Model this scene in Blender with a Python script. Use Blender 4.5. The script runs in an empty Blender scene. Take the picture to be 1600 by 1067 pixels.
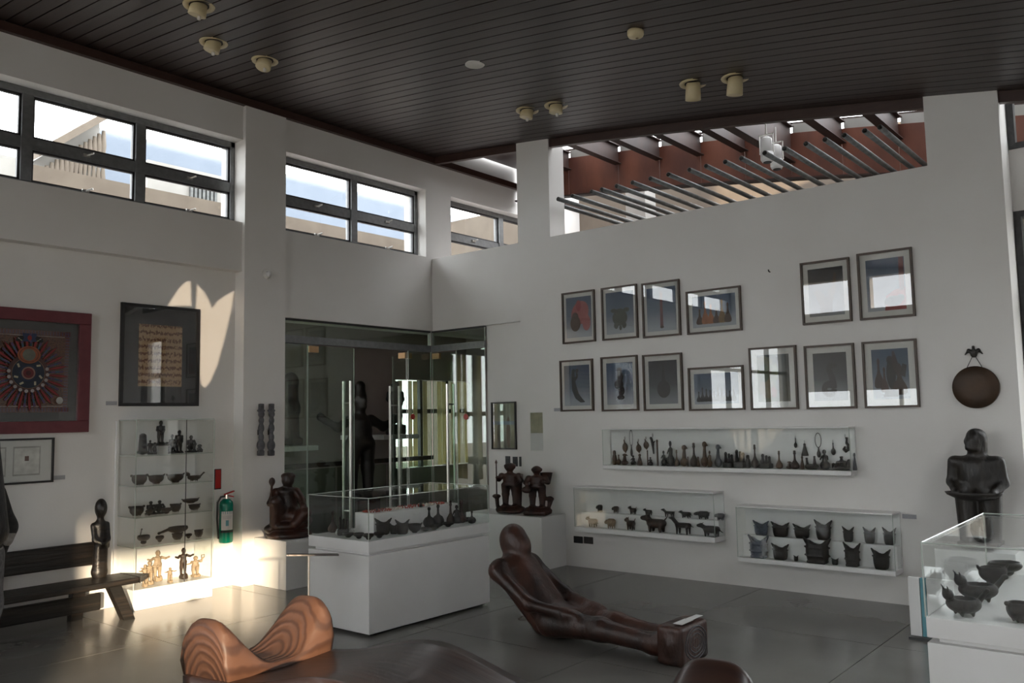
import bpy, math, random
import numpy as np
from mathutils import Vector, Matrix

# ------------------------------------------------------------------ camera, sky, sun, exposure
scene = bpy.context.scene
COL = scene.collection
FPX, YAW, PITCH, ROLL, EYE = 1321.17, 0.689544536, 0.0907229091, -0.019285297, 1.6
_F = Vector((math.cos(YAW) * math.cos(PITCH), math.sin(YAW) * math.cos(PITCH), math.sin(PITCH)))
_R0 = Vector((math.sin(YAW), -math.cos(YAW), 0))
_U0 = _R0.cross(_F)
_R = _R0 * math.cos(ROLL) + _U0 * math.sin(ROLL)
_U = _U0 * math.cos(ROLL) - _R0 * math.sin(ROLL)
cam_data = bpy.data.cameras.new('camera')
cam_data.lens = FPX / 1600 * 36.0
cam_data.sensor_width = 36.0
cam_data.clip_start = 0.02
cam = bpy.data.objects.new('camera', cam_data)
COL.objects.link(cam)
_M = Matrix((_R, _U, -_F)).transposed().to_4x4()
_M.translation = (0, 0, EYE)
cam.matrix_world = _M
scene.camera = cam

world = bpy.data.worlds.new('sky')
scene.world = world
world.use_nodes = True
_bg = world.node_tree.nodes['Background']
_bg.inputs['Color'].default_value = (0.93, 0.95, 0.98, 1)
_bg.inputs['Strength'].default_value = 6.8

SUN_AZ = (0.487, 0.873)
SUN_EL = math.radians(9.0)
sun_data = bpy.data.lights.new('sun', 'SUN')
sun_data.energy = 11.0
sun_data.angle = math.radians(1.0)
sun_data.color = (1.0, 0.80, 0.56)
sun = bpy.data.objects.new('sun', sun_data)
COL.objects.link(sun)
_sd = Vector((SUN_AZ[0] * math.cos(SUN_EL), SUN_AZ[1] * math.cos(SUN_EL), -math.sin(SUN_EL)))
sun.rotation_euler = _sd.to_track_quat('-Z', 'Y').to_euler()
sun.location = (-4, -12, 6)

vs = scene.view_settings
vs.view_transform = 'Standard'
vs.look = 'None'
vs.gamma = 1.0
vs.use_curve_mapping = False
vs.exposure = 0.08

RND = random.Random(7)

# ------------------------------------------------------------------ measuring helpers (photograph frame 1600 x 1067)
def _ray(x, y):
    return _F + _R * ((x - 800) / FPX) - _U * ((y - 533.5) / FPX)
def at_x(x, y, v):
    r = _ray(x, y); t = v / r.x
    return Vector((v, t * r.y, EYE + t * r.z))
def at_y(x, y, v):
    r = _ray(x, y); t = v / r.y
    return Vector((t * r.x, v, EYE + t * r.z))
def at_z(x, y, v=0.0):
    r = _ray(x, y); t = (v - EYE) / r.z
    return Vector((t * r.x, t * r.y, v))
def zf(Y):
    u = 7.55 - Y
    return 4.885 - 0.088 * u - 0.0066 * u * u
def zc(Y):
    return zf(Y) + 0.09
def at_ceiling(x, y):
    r = _ray(x, y); t = 1.0
    while t < 20:
        if EYE + t * r.z >= zc(t * r.y):
            break
        t += 0.002
    return Vector((t * r.x, t * r.y, zc(t * r.y)))

# ------------------------------------------------------------------ mesh helpers
class MB:
    def __init__(s):
        s.v = []; s.f = []; s.mi = []
    def add(s, verts, faces, mi=0):
        o = len(s.v)
        s.v += [tuple(p) for p in verts]
        s.f += [tuple(i + o for i in f) for f in faces]
        s.mi += [mi] * len(faces)
        return s
    def box(s, x0, x1, y0, y1, z0, z1, mi=0):
        v = [(x0, y0, z0), (x1, y0, z0), (x1, y1, z0), (x0, y1, z0), (x0, y0, z1), (x1, y0, z1), (x1, y1, z1), (x0, y1, z1)]
        return s.add(v, [(0, 3, 2, 1), (4, 5, 6, 7), (0, 1, 5, 4), (1, 2, 6, 5), (2, 3, 7, 6), (3, 0, 4, 7)], mi)
    def cbox(s, c, h, rot=None, mi=0):
        v = []
        for sx, sy, sz in ((-1,-1,-1),(1,-1,-1),(1,1,-1),(-1,1,-1),(-1,-1,1),(1,-1,1),(1,1,1),(-1,1,1)):
            p = Vector((sx * h[0], sy * h[1], sz * h[2]))
            if rot is not None: p = rot @ p
            v.append(p + Vector(c))
        return s.add(v, [(0, 3, 2, 1), (4, 5, 6, 7), (0, 1, 5, 4), (1, 2, 6, 5), (2, 3, 7, 6), (3, 0, 4, 7)], mi)
    def cyl(s, p0, p1, r0, r1=None, n=16, mi=0, cap=True):
        p0 = Vector(p0); p1 = Vector(p1); r1 = r0 if r1 is None else r1
        a = (p1 - p0).normalized(); u = a.orthogonal().normalized(); w = a.cross(u)
        v = []
        for p, r in ((p0, r0), (p1, r1)):
            for i in range(n):
                t = 2 * math.pi * i / n
                v.append(p + u * (r * math.cos(t)) + w * (r * math.sin(t)))
        f = [(i, (i + 1) % n, n + (i + 1) % n, n + i) for i in range(n)]
        if cap: f += [tuple(range(n - 1, -1, -1)), tuple(range(n, 2 * n))]
        return s.add(v, f, mi)
    def tube(s, pts, r, n=8, mi=0, closed=False):
        pts = [Vector(p) for p in pts]; m = len(pts); v = []; rs = r if isinstance(r, (list, tuple)) else [r] * m
        prev = None
        for i, p in enumerate(pts):
            if closed: d = pts[(i + 1) % m] - pts[i - 1]
            else: d = pts[min(i + 1, m - 1)] - pts[max(i - 1, 0)]
            d.normalize()
            if prev is None: u = d.orthogonal().normalized()
            else: u = (prev - d * prev.dot(d)).normalized()
            prev = u; w = d.cross(u)
            for k in range(n):
                t = 2 * math.pi * k / n
                v.append(p + u * (rs[i] * math.cos(t)) + w * (rs[i] * math.sin(t)))
        f = []
        for i in range(m if closed else m - 1):
            j = (i + 1) % m
            for k in range(n):
                f.append((i * n + k, i * n + (k + 1) % n, j * n + (k + 1) % n, j * n + k))
        if not closed: f += [tuple(range(n - 1, -1, -1)), tuple(range((m - 1) * n, m * n))]
        return s.add(v, f, mi)
    def lathe(s, prof, c=(0, 0, 0), n=24, mi=0, sx=1.0, sy=1.0, rot=None):
        v = []; m = len(prof); c = Vector(c)
        for r, z in prof:
            for k in range(n):
                t = 2 * math.pi * k / n
                p = Vector((r * math.cos(t) * sx, r * math.sin(t) * sy, z))
                if rot is not None: p = rot @ p
                v.append(p + c)
        f = []
        for i in range(m - 1):
            for k in range(n):
                f.append((i * n + k, i * n + (k + 1) % n, (i + 1) * n + (k + 1) % n, (i + 1) * n + k))
        f += [tuple(range(n - 1, -1, -1)), tuple(range((m - 1) * n, m * n))]
        return s.add(v, f, mi)
    def mesh(s, name, mats, smooth=False):
        me = bpy.data.meshes.new(name)
        me.from_pydata(s.v, [], s.f)
        mats = mats if isinstance(mats, (list, tuple)) else [mats]
        for m in mats: me.materials.append(m)
        if len(mats) > 1: me.polygons.foreach_set('material_index', s.mi)
        if smooth: me.polygons.foreach_set('use_smooth', [True] * len(me.polygons))
        me.update()
        return me
    def build(s, name, mats, parent=None, smooth=False, loc=None):
        return link(name, s.mesh(name, mats, smooth), parent, loc)

def link(name, me, parent=None, loc=None):
    o = bpy.data.objects.new(name, me)
    COL.objects.link(o)
    if parent is not None: o.parent = parent
    if loc is not None: o.location = loc
    return o
def empty(name, loc=(0, 0, 0), rz=0.0):
    o = bpy.data.objects.new(name, None); COL.objects.link(o)
    o.location = loc; o.rotation_euler = (0, 0, rz); o.empty_display_size = 0.05
    return o
def tag(o, label, cat, group=None):
    o['label'] = label; o['category'] = cat
    if group: o['group'] = group
    return o
def struct(o, label=None):
    o['kind'] = 'structure'
    if label: o['label'] = label
    return o
def bevel(o, w=0.006, seg=2):
    m = o.modifiers.new('bevel', 'BEVEL'); m.width = w; m.segments = seg; m.limit_method = 'ANGLE'
    return o

# smooth carved shapes: blended distance field, meshed by surface nets
def _seg(P, a, b, r0, r1):
    a = np.array(a, float); b = np.array(b, float); ab = b - a
    t = np.clip(((P - a) @ ab) / max(ab @ ab, 1e-9), 0, 1)
    return np.linalg.norm(P - (a + t[..., None] * ab), axis=-1) - (r0 + (r1 - r0) * t)
def _ell(P, c, r, e=None):
    Q = P - np.array(c, float)
    if e is not None:
        from mathutils import Euler
        Q = Q @ np.array(Euler(e).to_matrix())
    r = np.array(r, float)
    k0 = np.linalg.norm(Q / r, axis=-1); k1 = np.linalg.norm(Q / (r * r), axis=-1) + 1e-9
    return k0 * (k0 - 1) / k1
def _bx(P, c, h, rd=0.01, e=None):
    Q = P - np.array(c, float)
    if e is not None:
        from mathutils import Euler
        Q = Q @ np.array(Euler(e).to_matrix())
    q = np.abs(Q) - (np.array(h, float) - rd)
    return np.linalg.norm(np.maximum(q, 0), axis=-1) + np.minimum(q.max(axis=-1), 0) - rd
_PR = {'c': _seg, 'e': _ell, 'b': _bx}
def sculpt(prims, n=44, k=0.03):
    lo = np.full(3, 1e9); hi = np.full(3, -1e9)
    for p in prims:
        if p[0][0] == '-': continue
        if p[0] == 'c':
            r = max(p[3], p[4])
            for q in (p[1], p[2]):
                lo = np.minimum(lo, np.array(q) - r); hi = np.maximum(hi, np.array(q) + r)
        else:
            r = max(p[2]) if len(p) > (4 if p[0] == 'b' else 3) and p[-1] is not None else np.array(p[2])
            lo = np.minimum(lo, np.array(p[1]) - r); hi = np.maximum(hi, np.array(p[1]) + r)
    h = (hi - lo).max() / n
    lo -= 2.5 * h; hi += 2.5 * h
    ax = [np.arange(lo[i], hi[i] + h, h) for i in range(3)]
    P = np.stack(np.meshgrid(*ax, indexing='ij'), -1)
    d = np.full(P.shape[:3], 1e3)
    for p in prims:
        neg = p[0][0] == '-'
        q = _PR[p[0][-1]](P, *p[1:])
        if neg:
            q = -q; hh = np.maximum(k - np.abs(d - q), 0) / k
            d = np.maximum(d, q) + hh * hh * k / 4
        else:
            hh = np.maximum(k - np.abs(d - q), 0) / k
            d = np.minimum(d, q) - hh * hh * k / 4
    s = d < 0
    sh = np.array(d.shape)
    acc = np.zeros((*sh, 3)); cnt = np.zeros(sh)
    quads = []
    for a in range(3):
        b, c = (a + 1) % 3, (a + 2) % 3
        s0 = np.take(s, range(sh[a] - 1), a); s1 = np.take(s, range(1, sh[a]), a)
        I = np.argwhere(s0 != s1)
        if not len(I): continue
        I1 = I.copy(); I1[:, a] += 1
        d0 = d[tuple(I.T)]; d1 = d[tuple(I1.T)]
        pos = I.astype(float); pos[:, a] += d0 / (d0 - d1)
        cs = []
        for db, dc in ((-1, -1), (0, -1), (0, 0), (-1, 0)):
            J = I.copy(); J[:, b] += db; J[:, c] += dc
            np.add.at(acc, tuple(J.T), pos); np.add.at(cnt, tuple(J.T), 1); cs.append(J)
        quads.append((cs, s[tuple(I.T)]))
    idx = np.full(sh, -1); m = cnt > 0
    idx[m] = np.arange(m.sum())
    V = acc[m] / cnt[m][:, None] * h + lo
    Fs = []
    for cs, sg in quads:
        q = np.stack([idx[tuple(J.T)] for J in cs], 1)
        q[~sg] = q[~sg][:, ::-1]
        Fs.append(q)
    return V, np.concatenate(Fs)
def sculpt_mesh(name, prims, mat, n=44, k=0.03, unit=False):
    V, Q = sculpt(prims, n, k)
    if unit: V = normalise(V)
    me = bpy.data.meshes.new(name)
    me.from_pydata(V.tolist(), [], Q.tolist())
    me.materials.append(mat)
    me.polygons.foreach_set('use_smooth', [True] * len(me.polygons))
    me.update()
    return me
def normalise(V):
    V = np.array(V, float); lo = V.min(0); hi = V.max(0)
    V = (V - lo) / (hi - lo)
    V[:, 0] -= 0.5; V[:, 1] -= 0.5
    return V
def unit_mesh(mb, name, mat, smooth=True):
    mb.v = [tuple(p) for p in normalise(mb.v)]
    return mb.mesh(name, mat, smooth)

# ------------------------------------------------------------------ materials
def mat(name, col, rough=0.5, metal=0.0, col2=None, scale=8.0, stretch=(1, 1, 1), detail=4.0, bump=0.0, bscale=None, spec=0.5, coat=0.0, lo=0.35, hi=0.65):
    m = bpy.data.materials.new(name); m.use_nodes = True
    nt = m.node_tree; b = nt.nodes['Principled BSDF']
    b.inputs['Base Color'].default_value = (*col, 1); b.inputs['Roughness'].default_value = rough
    b.inputs['Metallic'].default_value = metal; b.inputs['Specular IOR Level'].default_value = spec
    b.inputs['Coat Weight'].default_value = coat; b.inputs['Coat Roughness'].default_value = 0.12
    if col2 is not None or bump:
        tc = nt.nodes.new('ShaderNodeTexCoord'); mp = nt.nodes.new('ShaderNodeMapping')
        mp.inputs['Scale'].default_value = stretch
        nt.links.new(tc.outputs['Object'], mp.inputs['Vector'])
        nz = nt.nodes.new('ShaderNodeTexNoise'); nz.inputs['Scale'].default_value = scale; nz.inputs['Detail'].default_value = detail
        nt.links.new(mp.outputs['Vector'], nz.inputs['Vector'])
        if col2 is not None:
            cr = nt.nodes.new('ShaderNodeValToRGB')
            cr.color_ramp.elements[0].position = lo; cr.color_ramp.elements[1].position = hi
            cr.color_ramp.elements[0].color = (*col, 1); cr.color_ramp.elements[1].color = (*col2, 1)
            nt.links.new(nz.outputs['Fac'], cr.inputs['Fac']); nt.links.new(cr.outputs['Color'], b.inputs['Base Color'])
        if bump:
            n2 = nz
            if bscale:
                n2 = nt.nodes.new('ShaderNodeTexNoise'); n2.inputs['Scale'].default_value = bscale; n2.inputs['Detail'].default_value = 5
                nt.links.new(mp.outputs['Vector'], n2.inputs['Vector'])
            bp = nt.nodes.new('ShaderNodeBump'); bp.inputs['Strength'].default_value = bump; bp.inputs['Distance'].default_value = 0.02
            nt.links.new(n2.outputs['Fac'], bp.inputs['Height']); nt.links.new(bp.outputs['Normal'], b.inputs['Normal'])
    return m
def glass_mat(name, tint=(1, 1, 1), refl=1.0):
    m = bpy.data.materials.new(name); m.use_nodes = True
    nt = m.node_tree; nt.nodes.clear()
    out = nt.nodes.new('ShaderNodeOutputMaterial'); mix = nt.nodes.new('ShaderNodeMixShader')
    tr = nt.nodes.new('ShaderNodeBsdfTransparent'); tr.inputs['Color'].default_value = (*tint, 1)
    gl = nt.nodes.new('ShaderNodeBsdfGlossy'); gl.inputs['Roughness'].default_value = 0.0
    gl.inputs['Color'].default_value = (1, 1, 1, 1)
    fr = nt.nodes.new('ShaderNodeFresnel')
    ge = nt.nodes.new('ShaderNodeNewGeometry'); io = nt.nodes.new('ShaderNodeMath'); io.operation = 'MULTIPLY_ADD'
    io.inputs[1].default_value = 1 / 1.5 - 1.5; io.inputs[2].default_value = 1.5      # same reflectance on both faces of a thin sheet
    nt.links.new(ge.outputs['Backfacing'], io.inputs[0]); nt.links.new(io.outputs[0], fr.inputs['IOR'])
    mu = nt.nodes.new('ShaderNodeMath'); mu.operation = 'MULTIPLY'; mu.inputs[1].default_value = refl
    nt.links.new(fr.outputs[0], mu.inputs[0]); nt.links.new(mu.outputs[0], mix.inputs['Fac'])
    nt.links.new(tr.outputs[0], mix.inputs[1]); nt.links.new(gl.outputs[0], mix.inputs[2])
    nt.links.new(mix.outputs[0], out.inputs['Surface'])
    return m
def ring_wood(name, c1, c2, scale=9.0, rough=0.4):
    m = bpy.data.materials.new(name); m.use_nodes = True
    nt = m.node_tree; b = nt.nodes['Principled BSDF']; b.inputs['Roughness'].default_value = rough
    tc = nt.nodes.new('ShaderNodeTexCoord'); mp = nt.nodes.new('ShaderNodeMapping')
    mp.inputs['Scale'].default_value = (1.0, 1.6, 1.0); mp.inputs['Location'].default_value = (0.0, 0.0, 0.1)
    wv = nt.nodes.new('ShaderNodeTexWave'); wv.wave_type = 'RINGS'; wv.rings_direction = 'X'
    wv.inputs['Scale'].default_value = scale; wv.inputs['Distortion'].default_value = 2.2; wv.inputs['Detail'].default_value = 2.0
    wv.inputs['Detail Scale'].default_value = 1.2
    cr = nt.nodes.new('ShaderNodeValToRGB')
    cr.color_ramp.elements[0].color = (*c1, 1); cr.color_ramp.elements[1].color = (*c2, 1); cr.color_ramp.elements[0].position = 0.55; cr.color_ramp.elements[1].position = 0.95
    bp = nt.nodes.new('ShaderNodeBump'); bp.inputs['Strength'].default_value = 0.35; bp.inputs['Distance'].default_value = 0.01
    nt.links.new(tc.outputs['Object'], mp.inputs['Vector']); nt.links.new(mp.outputs['Vector'], wv.inputs['Vector'])
    nt.links.new(wv.outputs['Fac'], cr.inputs['Fac']); nt.links.new(cr.outputs['Color'], b.inputs['Base Color'])
    nt.links.new(wv.outputs['Fac'], bp.inputs['Height']); nt.links.new(bp.outputs['Normal'], b.inputs['Normal'])
    return m
def gradient_mat(name, c_top, c_mid, c_bot, rough=0.6):
    m = bpy.data.materials.new(name); m.use_nodes = True
    nt = m.node_tree; b = nt.nodes['Principled BSDF']; b.inputs['Roughness'].default_value = rough
    tc = nt.nodes.new('ShaderNodeTexCoord'); sp = nt.nodes.new('ShaderNodeSeparateXYZ'); cr = nt.nodes.new('ShaderNodeValToRGB')
    e = cr.color_ramp.elements
    e[0].color = (*c_bot, 1); e[1].color = (*c_top, 1); k = e.new(0.45); k.color = (*c_mid, 1); e[0].position = 0.08; e[-1].position = 0.9
    nt.links.new(tc.outputs['Generated'], sp.inputs[0]); nt.links.new(sp.outputs['Z'], cr.inputs['Fac'])
    nt.links.new(cr.outputs['Color'], b.inputs['Base Color'])
    return m
def script_mat(name, paper, ink):
    # parchment printed with rows of running script
    m = bpy.data.materials.new(name); m.use_nodes = True
    nt = m.node_tree; b = nt.nodes['Principled BSDF']; b.inputs['Roughness'].default_value = 0.8
    N = nt.nodes.new; L = nt.links.new
    tc = N('ShaderNodeTexCoord'); mp = N('ShaderNodeMapping'); mp.inputs['Scale'].default_value = (60, 1, 42)
    nz = N('ShaderNodeTexNoise'); nz.inputs['Scale'].default_value = 1.0; nz.inputs['Detail'].default_value = 3
    L(tc.outputs['Object'], mp.inputs['Vector']); L(mp.outputs['Vector'], nz.inputs['Vector'])
    sp = N('ShaderNodeSeparateXYZ'); L(tc.outputs['Object'], sp.inputs[0])
    mu = N('ShaderNodeMath'); mu.operation = 'MULTIPLY'; mu.inputs[1].default_value = 95.0; L(sp.outputs['Z'], mu.inputs[0])
    sn = N('ShaderNodeMath'); sn.operation = 'SINE'; L(mu.outputs[0], sn.inputs[0])
    sc = N('ShaderNodeMath'); sc.operation = 'MULTIPLY_ADD'; sc.inputs[1].default_value = 0.11; L(sn.outputs[0], sc.inputs[0]); L(nz.outputs['Fac'], sc.inputs[2])
    cr = N('ShaderNodeValToRGB'); e = cr.color_ramp.elements
    e[0].position = 0.5; e[0].color = (*paper, 1); e[1].position = 0.58; e[1].color = (*ink, 1)
    L(sc.outputs[0], cr.inputs['Fac']); L(cr.outputs['Color'], b.inputs['Base Color'])
    return m

M = dict(
    wall=mat('white_plaster', (0.72, 0.70, 0.67), 0.75, col2=(0.76, 0.745, 0.72), scale=1.2, bump=0.04, bscale=60, spec=0.3),
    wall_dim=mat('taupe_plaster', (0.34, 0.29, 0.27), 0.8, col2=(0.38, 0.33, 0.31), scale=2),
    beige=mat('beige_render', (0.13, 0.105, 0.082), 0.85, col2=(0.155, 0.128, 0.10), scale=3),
    shade_blue=mat('shade_blue_render', (0.15, 0.18, 0.225), 0.85, col2=(0.165, 0.195, 0.24), scale=2),  # bluish shade on the building put into its base colour
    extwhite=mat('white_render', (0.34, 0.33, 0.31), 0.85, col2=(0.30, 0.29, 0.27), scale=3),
    foliage=mat('hedge_green', (0.05, 0.09, 0.02), 0.8, col2=(0.16, 0.2, 0.05), scale=9),
    ceiling=mat('stained_ceiling_board', (0.015, 0.0075, 0.006), 0.40, col2=(0.026, 0.013, 0.010), scale=3, stretch=(14, 0.6, 1), bump=0.05),
    ceil_dark=mat('ceiling_void', (0.008, 0.005, 0.004), 0.8, col2=(0.012, 0.008, 0.006)),
    trim=mat('stained_trim', (0.042, 0.020, 0.016), 0.45, col2=(0.055, 0.028, 0.021), scale=6, stretch=(1, 1, 8)),
    floor=mat('polished_concrete', (0.135, 0.130, 0.119), 0.20, col2=(0.170, 0.164, 0.150), scale=1.3, detail=8, spec=0.55, lo=0.3, hi=0.7),
    joint=mat('joint_filler', (0.03, 0.03, 0.028), 0.8, col2=(0.045, 0.045, 0.04)),
    alu=mat('grey_aluminium', (0.20, 0.205, 0.21), 0.4, 0.6, col2=(0.24, 0.245, 0.25), scale=20),
    alu_dark=mat('dark_aluminium', (0.05, 0.05, 0.052), 0.45, 0.5, col2=(0.07, 0.07, 0.072), scale=20),
    steel=mat('brushed_steel', (0.55, 0.53, 0.50), 0.28, 1.0, col2=(0.62, 0.6, 0.57), scale=40, stretch=(1, 1, 0.1)),
    bronze=mat('bronze_patch', (0.50, 0.30, 0.16), 0.35, 0.8, col2=(0.55, 0.36, 0.2)),
    glass=glass_mat('thin_glass', (0.985, 0.995, 0.99), 0.6),
    glass_green=glass_mat('green_tinted_glass', (0.80, 0.88, 0.82), 1.25),
    glass_edge=mat('glass_edge', (0.42, 0.47, 0.42), 0.15, col2=(0.5, 0.55, 0.5), scale=4),
    pic_glass=glass_mat('picture_glass', (0.98, 0.985, 0.98), 1.1),
    white=mat('white_lacquer', (0.74, 0.735, 0.72), 0.35, col2=(0.77, 0.765, 0.755), scale=3),
    plastic=mat('white_plastic', (0.75, 0.74, 0.70), 0.4, col2=(0.8, 0.79, 0.75), scale=5),
    cream=mat('cream_enamel', (0.62, 0.52, 0.30), 0.35, col2=(0.68, 0.58, 0.36), scale=6),
    black=mat('black_plastic', (0.012, 0.012, 0.013), 0.4, col2=(0.02, 0.02, 0.02)),
    blackwood=mat('blackened_wood', (0.010, 0.009, 0.008), 0.42, col2=(0.024, 0.019, 0.015), scale=14, stretch=(1, 1, 0.3), bump=0.25, bscale=45),
    darkwood=mat('dark_carved_wood', (0.018, 0.011, 0.008), 0.40, col2=(0.050, 0.027, 0.016), scale=12, stretch=(1, 1, 0.4), bump=0.3, bscale=40),
    redwood=mat('red_brown_carved_wood', (0.014, 0.008, 0.0065), 0.42, col2=(0.060, 0.021, 0.012), scale=6, stretch=(1, 1, 0.4), bump=0.3, bscale=40),
    greywood=mat('grey_weathered_wood', (0.06, 0.06, 0.065), 0.6, col2=(0.11, 0.11, 0.118), scale=14, bump=0.3, bscale=40),
    palewood=mat('pale_worn_wood', (0.24, 0.17, 0.11), 0.6, col2=(0.36, 0.27, 0.18), scale=14, stretch=(1, 1, 0.3), bump=0.2),
    horn=mat('brown_horn', (0.045, 0.026, 0.014), 0.35, col2=(0.12, 0.065, 0.03), scale=9, bump=0.1),
    bluehorn=mat('grey_blue_horn', (0.05, 0.06, 0.08), 0.4, col2=(0.09, 0.105, 0.13), scale=9),
    benchwood=mat('worn_black_bench_wood', (0.009, 0.008, 0.007), 0.4, col2=(0.040, 0.028, 0.021), scale=6, stretch=(0.4, 6, 6), bump=0.3, lo=0.45, hi=0.8),
    seatwood=mat('dark_polished_seat_wood', (0.022, 0.011, 0.009), 0.36, col2=(0.042, 0.020, 0.014), scale=5, stretch=(5, 0.4, 1), coat=0.1, bump=0.12),
    ringwood=ring_wood('ringed_orange_wood', (0.090, 0.041, 0.024), (0.052, 0.022, 0.013), 6.5, 0.55),
    rust=mat('rust_red_steel', (0.085, 0.026, 0.016), 0.6, col2=(0.17, 0.055, 0.03), scale=3, stretch=(1, 1, 0.5)),
    rust_dark=mat('dark_rust_steel', (0.022, 0.011, 0.009), 0.6, col2=(0.04, 0.017, 0.012), scale=4),
    pipe=mat('galvanised_pipe', (0.11, 0.115, 0.115), 0.5, 0.5, col2=(0.17, 0.175, 0.17), scale=12),
    frame_brown=mat('brown_picture_frame', (0.055, 0.034, 0.022), 0.45, col2=(0.075, 0.046, 0.03), scale=12),
    frame_black=mat('black_picture_frame', (0.010, 0.009, 0.010), 0.35, col2=(0.016, 0.014, 0.014), scale=9),
    frame_red=mat('dark_red_frame', (0.115, 0.020, 0.028), 0.45, col2=(0.14, 0.027, 0.035), scale=12),
    matboard=mat('mat_board', (0.62, 0.61, 0.58), 0.8, col2=(0.65, 0.64, 0.61), scale=10),
    paper=mat('white_paper', (0.62, 0.61, 0.6), 0.8, col2=(0.66, 0.65, 0.64), scale=10),
    greypaper=mat('grey_label', (0.36, 0.36, 0.38), 0.8, col2=(0.42, 0.42, 0.44), scale=60, stretch=(1, 1, 3)),
    oldpaper=mat('aged_map_paper', (0.42, 0.38, 0.26), 0.8, col2=(0.26, 0.27, 0.19), scale=9, detail=8),
    script=script_mat('parchment_script', (0.46, 0.31, 0.18), (0.16, 0.07, 0.035)),
    green=mat('green_enamel', (0.0, 0.17, 0.105), 0.25, col2=(0.0, 0.2, 0.125), scale=5),
    teal=mat('teal_paint', (0.10, 0.28, 0.33), 0.4, col2=(0.13, 0.32, 0.37), scale=5),
    red=mat('red_sign', (0.38, 0.012, 0.010), 0.4, col2=(0.42, 0.016, 0.012), scale=6),
    redbead=mat('red_beads', (0.30, 0.03, 0.02), 0.35, col2=(0.42, 0.07, 0.04), scale=30),
    whitebead=mat('shell_beads', (0.55, 0.5, 0.42), 0.35, col2=(0.62, 0.56, 0.48), scale=30),
    stone=mat('pale_stone', (0.40, 0.40, 0.38), 0.7, col2=(0.5, 0.5, 0.48), scale=12),
    curtain=mat('cream_blind', (0.62, 0.58, 0.45), 0.8, col2=(0.68, 0.64, 0.5), scale=4),
    skin=mat('skin', (0.42, 0.22, 0.15), 0.5, col2=(0.47, 0.26, 0.18), scale=20),
    hair=mat('black_hair', (0.006, 0.005, 0.005), 0.35, col2=(0.012, 0.009, 0.008), scale=40, stretch=(8, 8, 0.4), bump=0.4),
    knit=mat('grey_knit', (0.20, 0.19, 0.18), 0.9, col2=(0.27, 0.26, 0.25), scale=60, bump=0.3),
    knit_dark=mat('charcoal_knit', (0.012, 0.012, 0.013), 0.9, col2=(0.022, 0.022, 0.022), scale=60, bump=0.3),
    check=mat('grey_checked_cloth', (0.07, 0.07, 0.075), 0.9, col2=(0.13, 0.13, 0.135), scale=70),
    gong=mat('aged_bronze', (0.035, 0.019, 0.009), 0.5, 0.3, col2=(0.055, 0.028, 0.012), scale=7, bump=0.15, bscale=25),
    rubber=mat('black_rubber', (0.015, 0.015, 0.015), 0.6, col2=(0.025, 0.025, 0.025)),
)

def translucent(m_, col):
    nt = m_.node_tree; out = nt.nodes['Material Output']; b = nt.nodes['Principled BSDF']
    t = nt.nodes.new('ShaderNodeBsdfTranslucent'); t.inputs['Color'].default_value = (*col, 1)
    x = nt.nodes.new('ShaderNodeMixShader'); x.inputs['Fac'].default_value = 0.6
    nt.links.new(b.outputs[0], x.inputs[1]); nt.links.new(t.outputs[0], x.inputs[2]); nt.links.new(x.outputs[0], out.inputs['Surface'])
translucent(M['curtain'], (0.62, 0.56, 0.38))

# ------------------------------------------------------------------ floor
FX0, FX1, FY0, FY1 = -4.5, 11.2, -4.0, 11.2
mb = MB().box(FX0, FX1, FY0, FY1, -0.2, -0.012)
floor = struct(mb.build('floor', M['joint']), 'polished grey concrete floor cut into large slabs')
xs = [4.75 + 1.44 * k for k in range(-7, 6)]
ys = [3.32 + 1.44 * k for k in range(-6, 7)]
xs = [FX0] + [x for x in xs if FX0 < x < FX1] + [FX1]
ys = [FY0] + [y for y in ys if FY0 < y < FY1] + [FY1]
for i in range(len(xs) - 1):
    for j in range(len(ys) - 1):
        g = 0.003
        MB().box(xs[i] + g, xs[i + 1] - g, ys[j] + g, ys[j + 1] - g, -0.05, 0.0).build('slab', M['floor'], floor)

# ------------------------------------------------------------------ left wall with its clerestory windows
WF = 7.55      # face of the upper wall
WB = 7.95      # back of the wall
mb = MB()
mb.box(-4.7, 10.9, WF, WB, 4.53, 8.4)                 # band over the windows, unseen top added to shade the buildings outside
mb.box(-4.7, 4.84, WF, WB, 3.15, 3.66)                # sill band
mb.box(-0.4, 4.84, 7.67, WB, 0, 3.15)                 # recessed panel
mb.box(-4.7, -0.4, 7.67, WB, 0, 1.4)
mb.box(-4.7, -1.5, WF, WB, 3.66, 4.53)
mb.box(4.84, 5.335, 7.505, WB, 0, 4.885)                # pillar
mb.box(5.335, 7.58, WF, WB, 2.72, 3.66)               # header over the glass doors
mb.box(7.48, 7.94, WF, WB, 3.66, 4.53)                # pier
mb.box(7.58, 10.9, WF, WB, 2.72, 3.66)
mb.box(10.2, 10.9, WF, WB, 3.66, 4.53)
wall_left = struct(mb.build('wall_left', M['wall']), 'white wall with recessed panel, pillar and strip of high windows')

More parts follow.
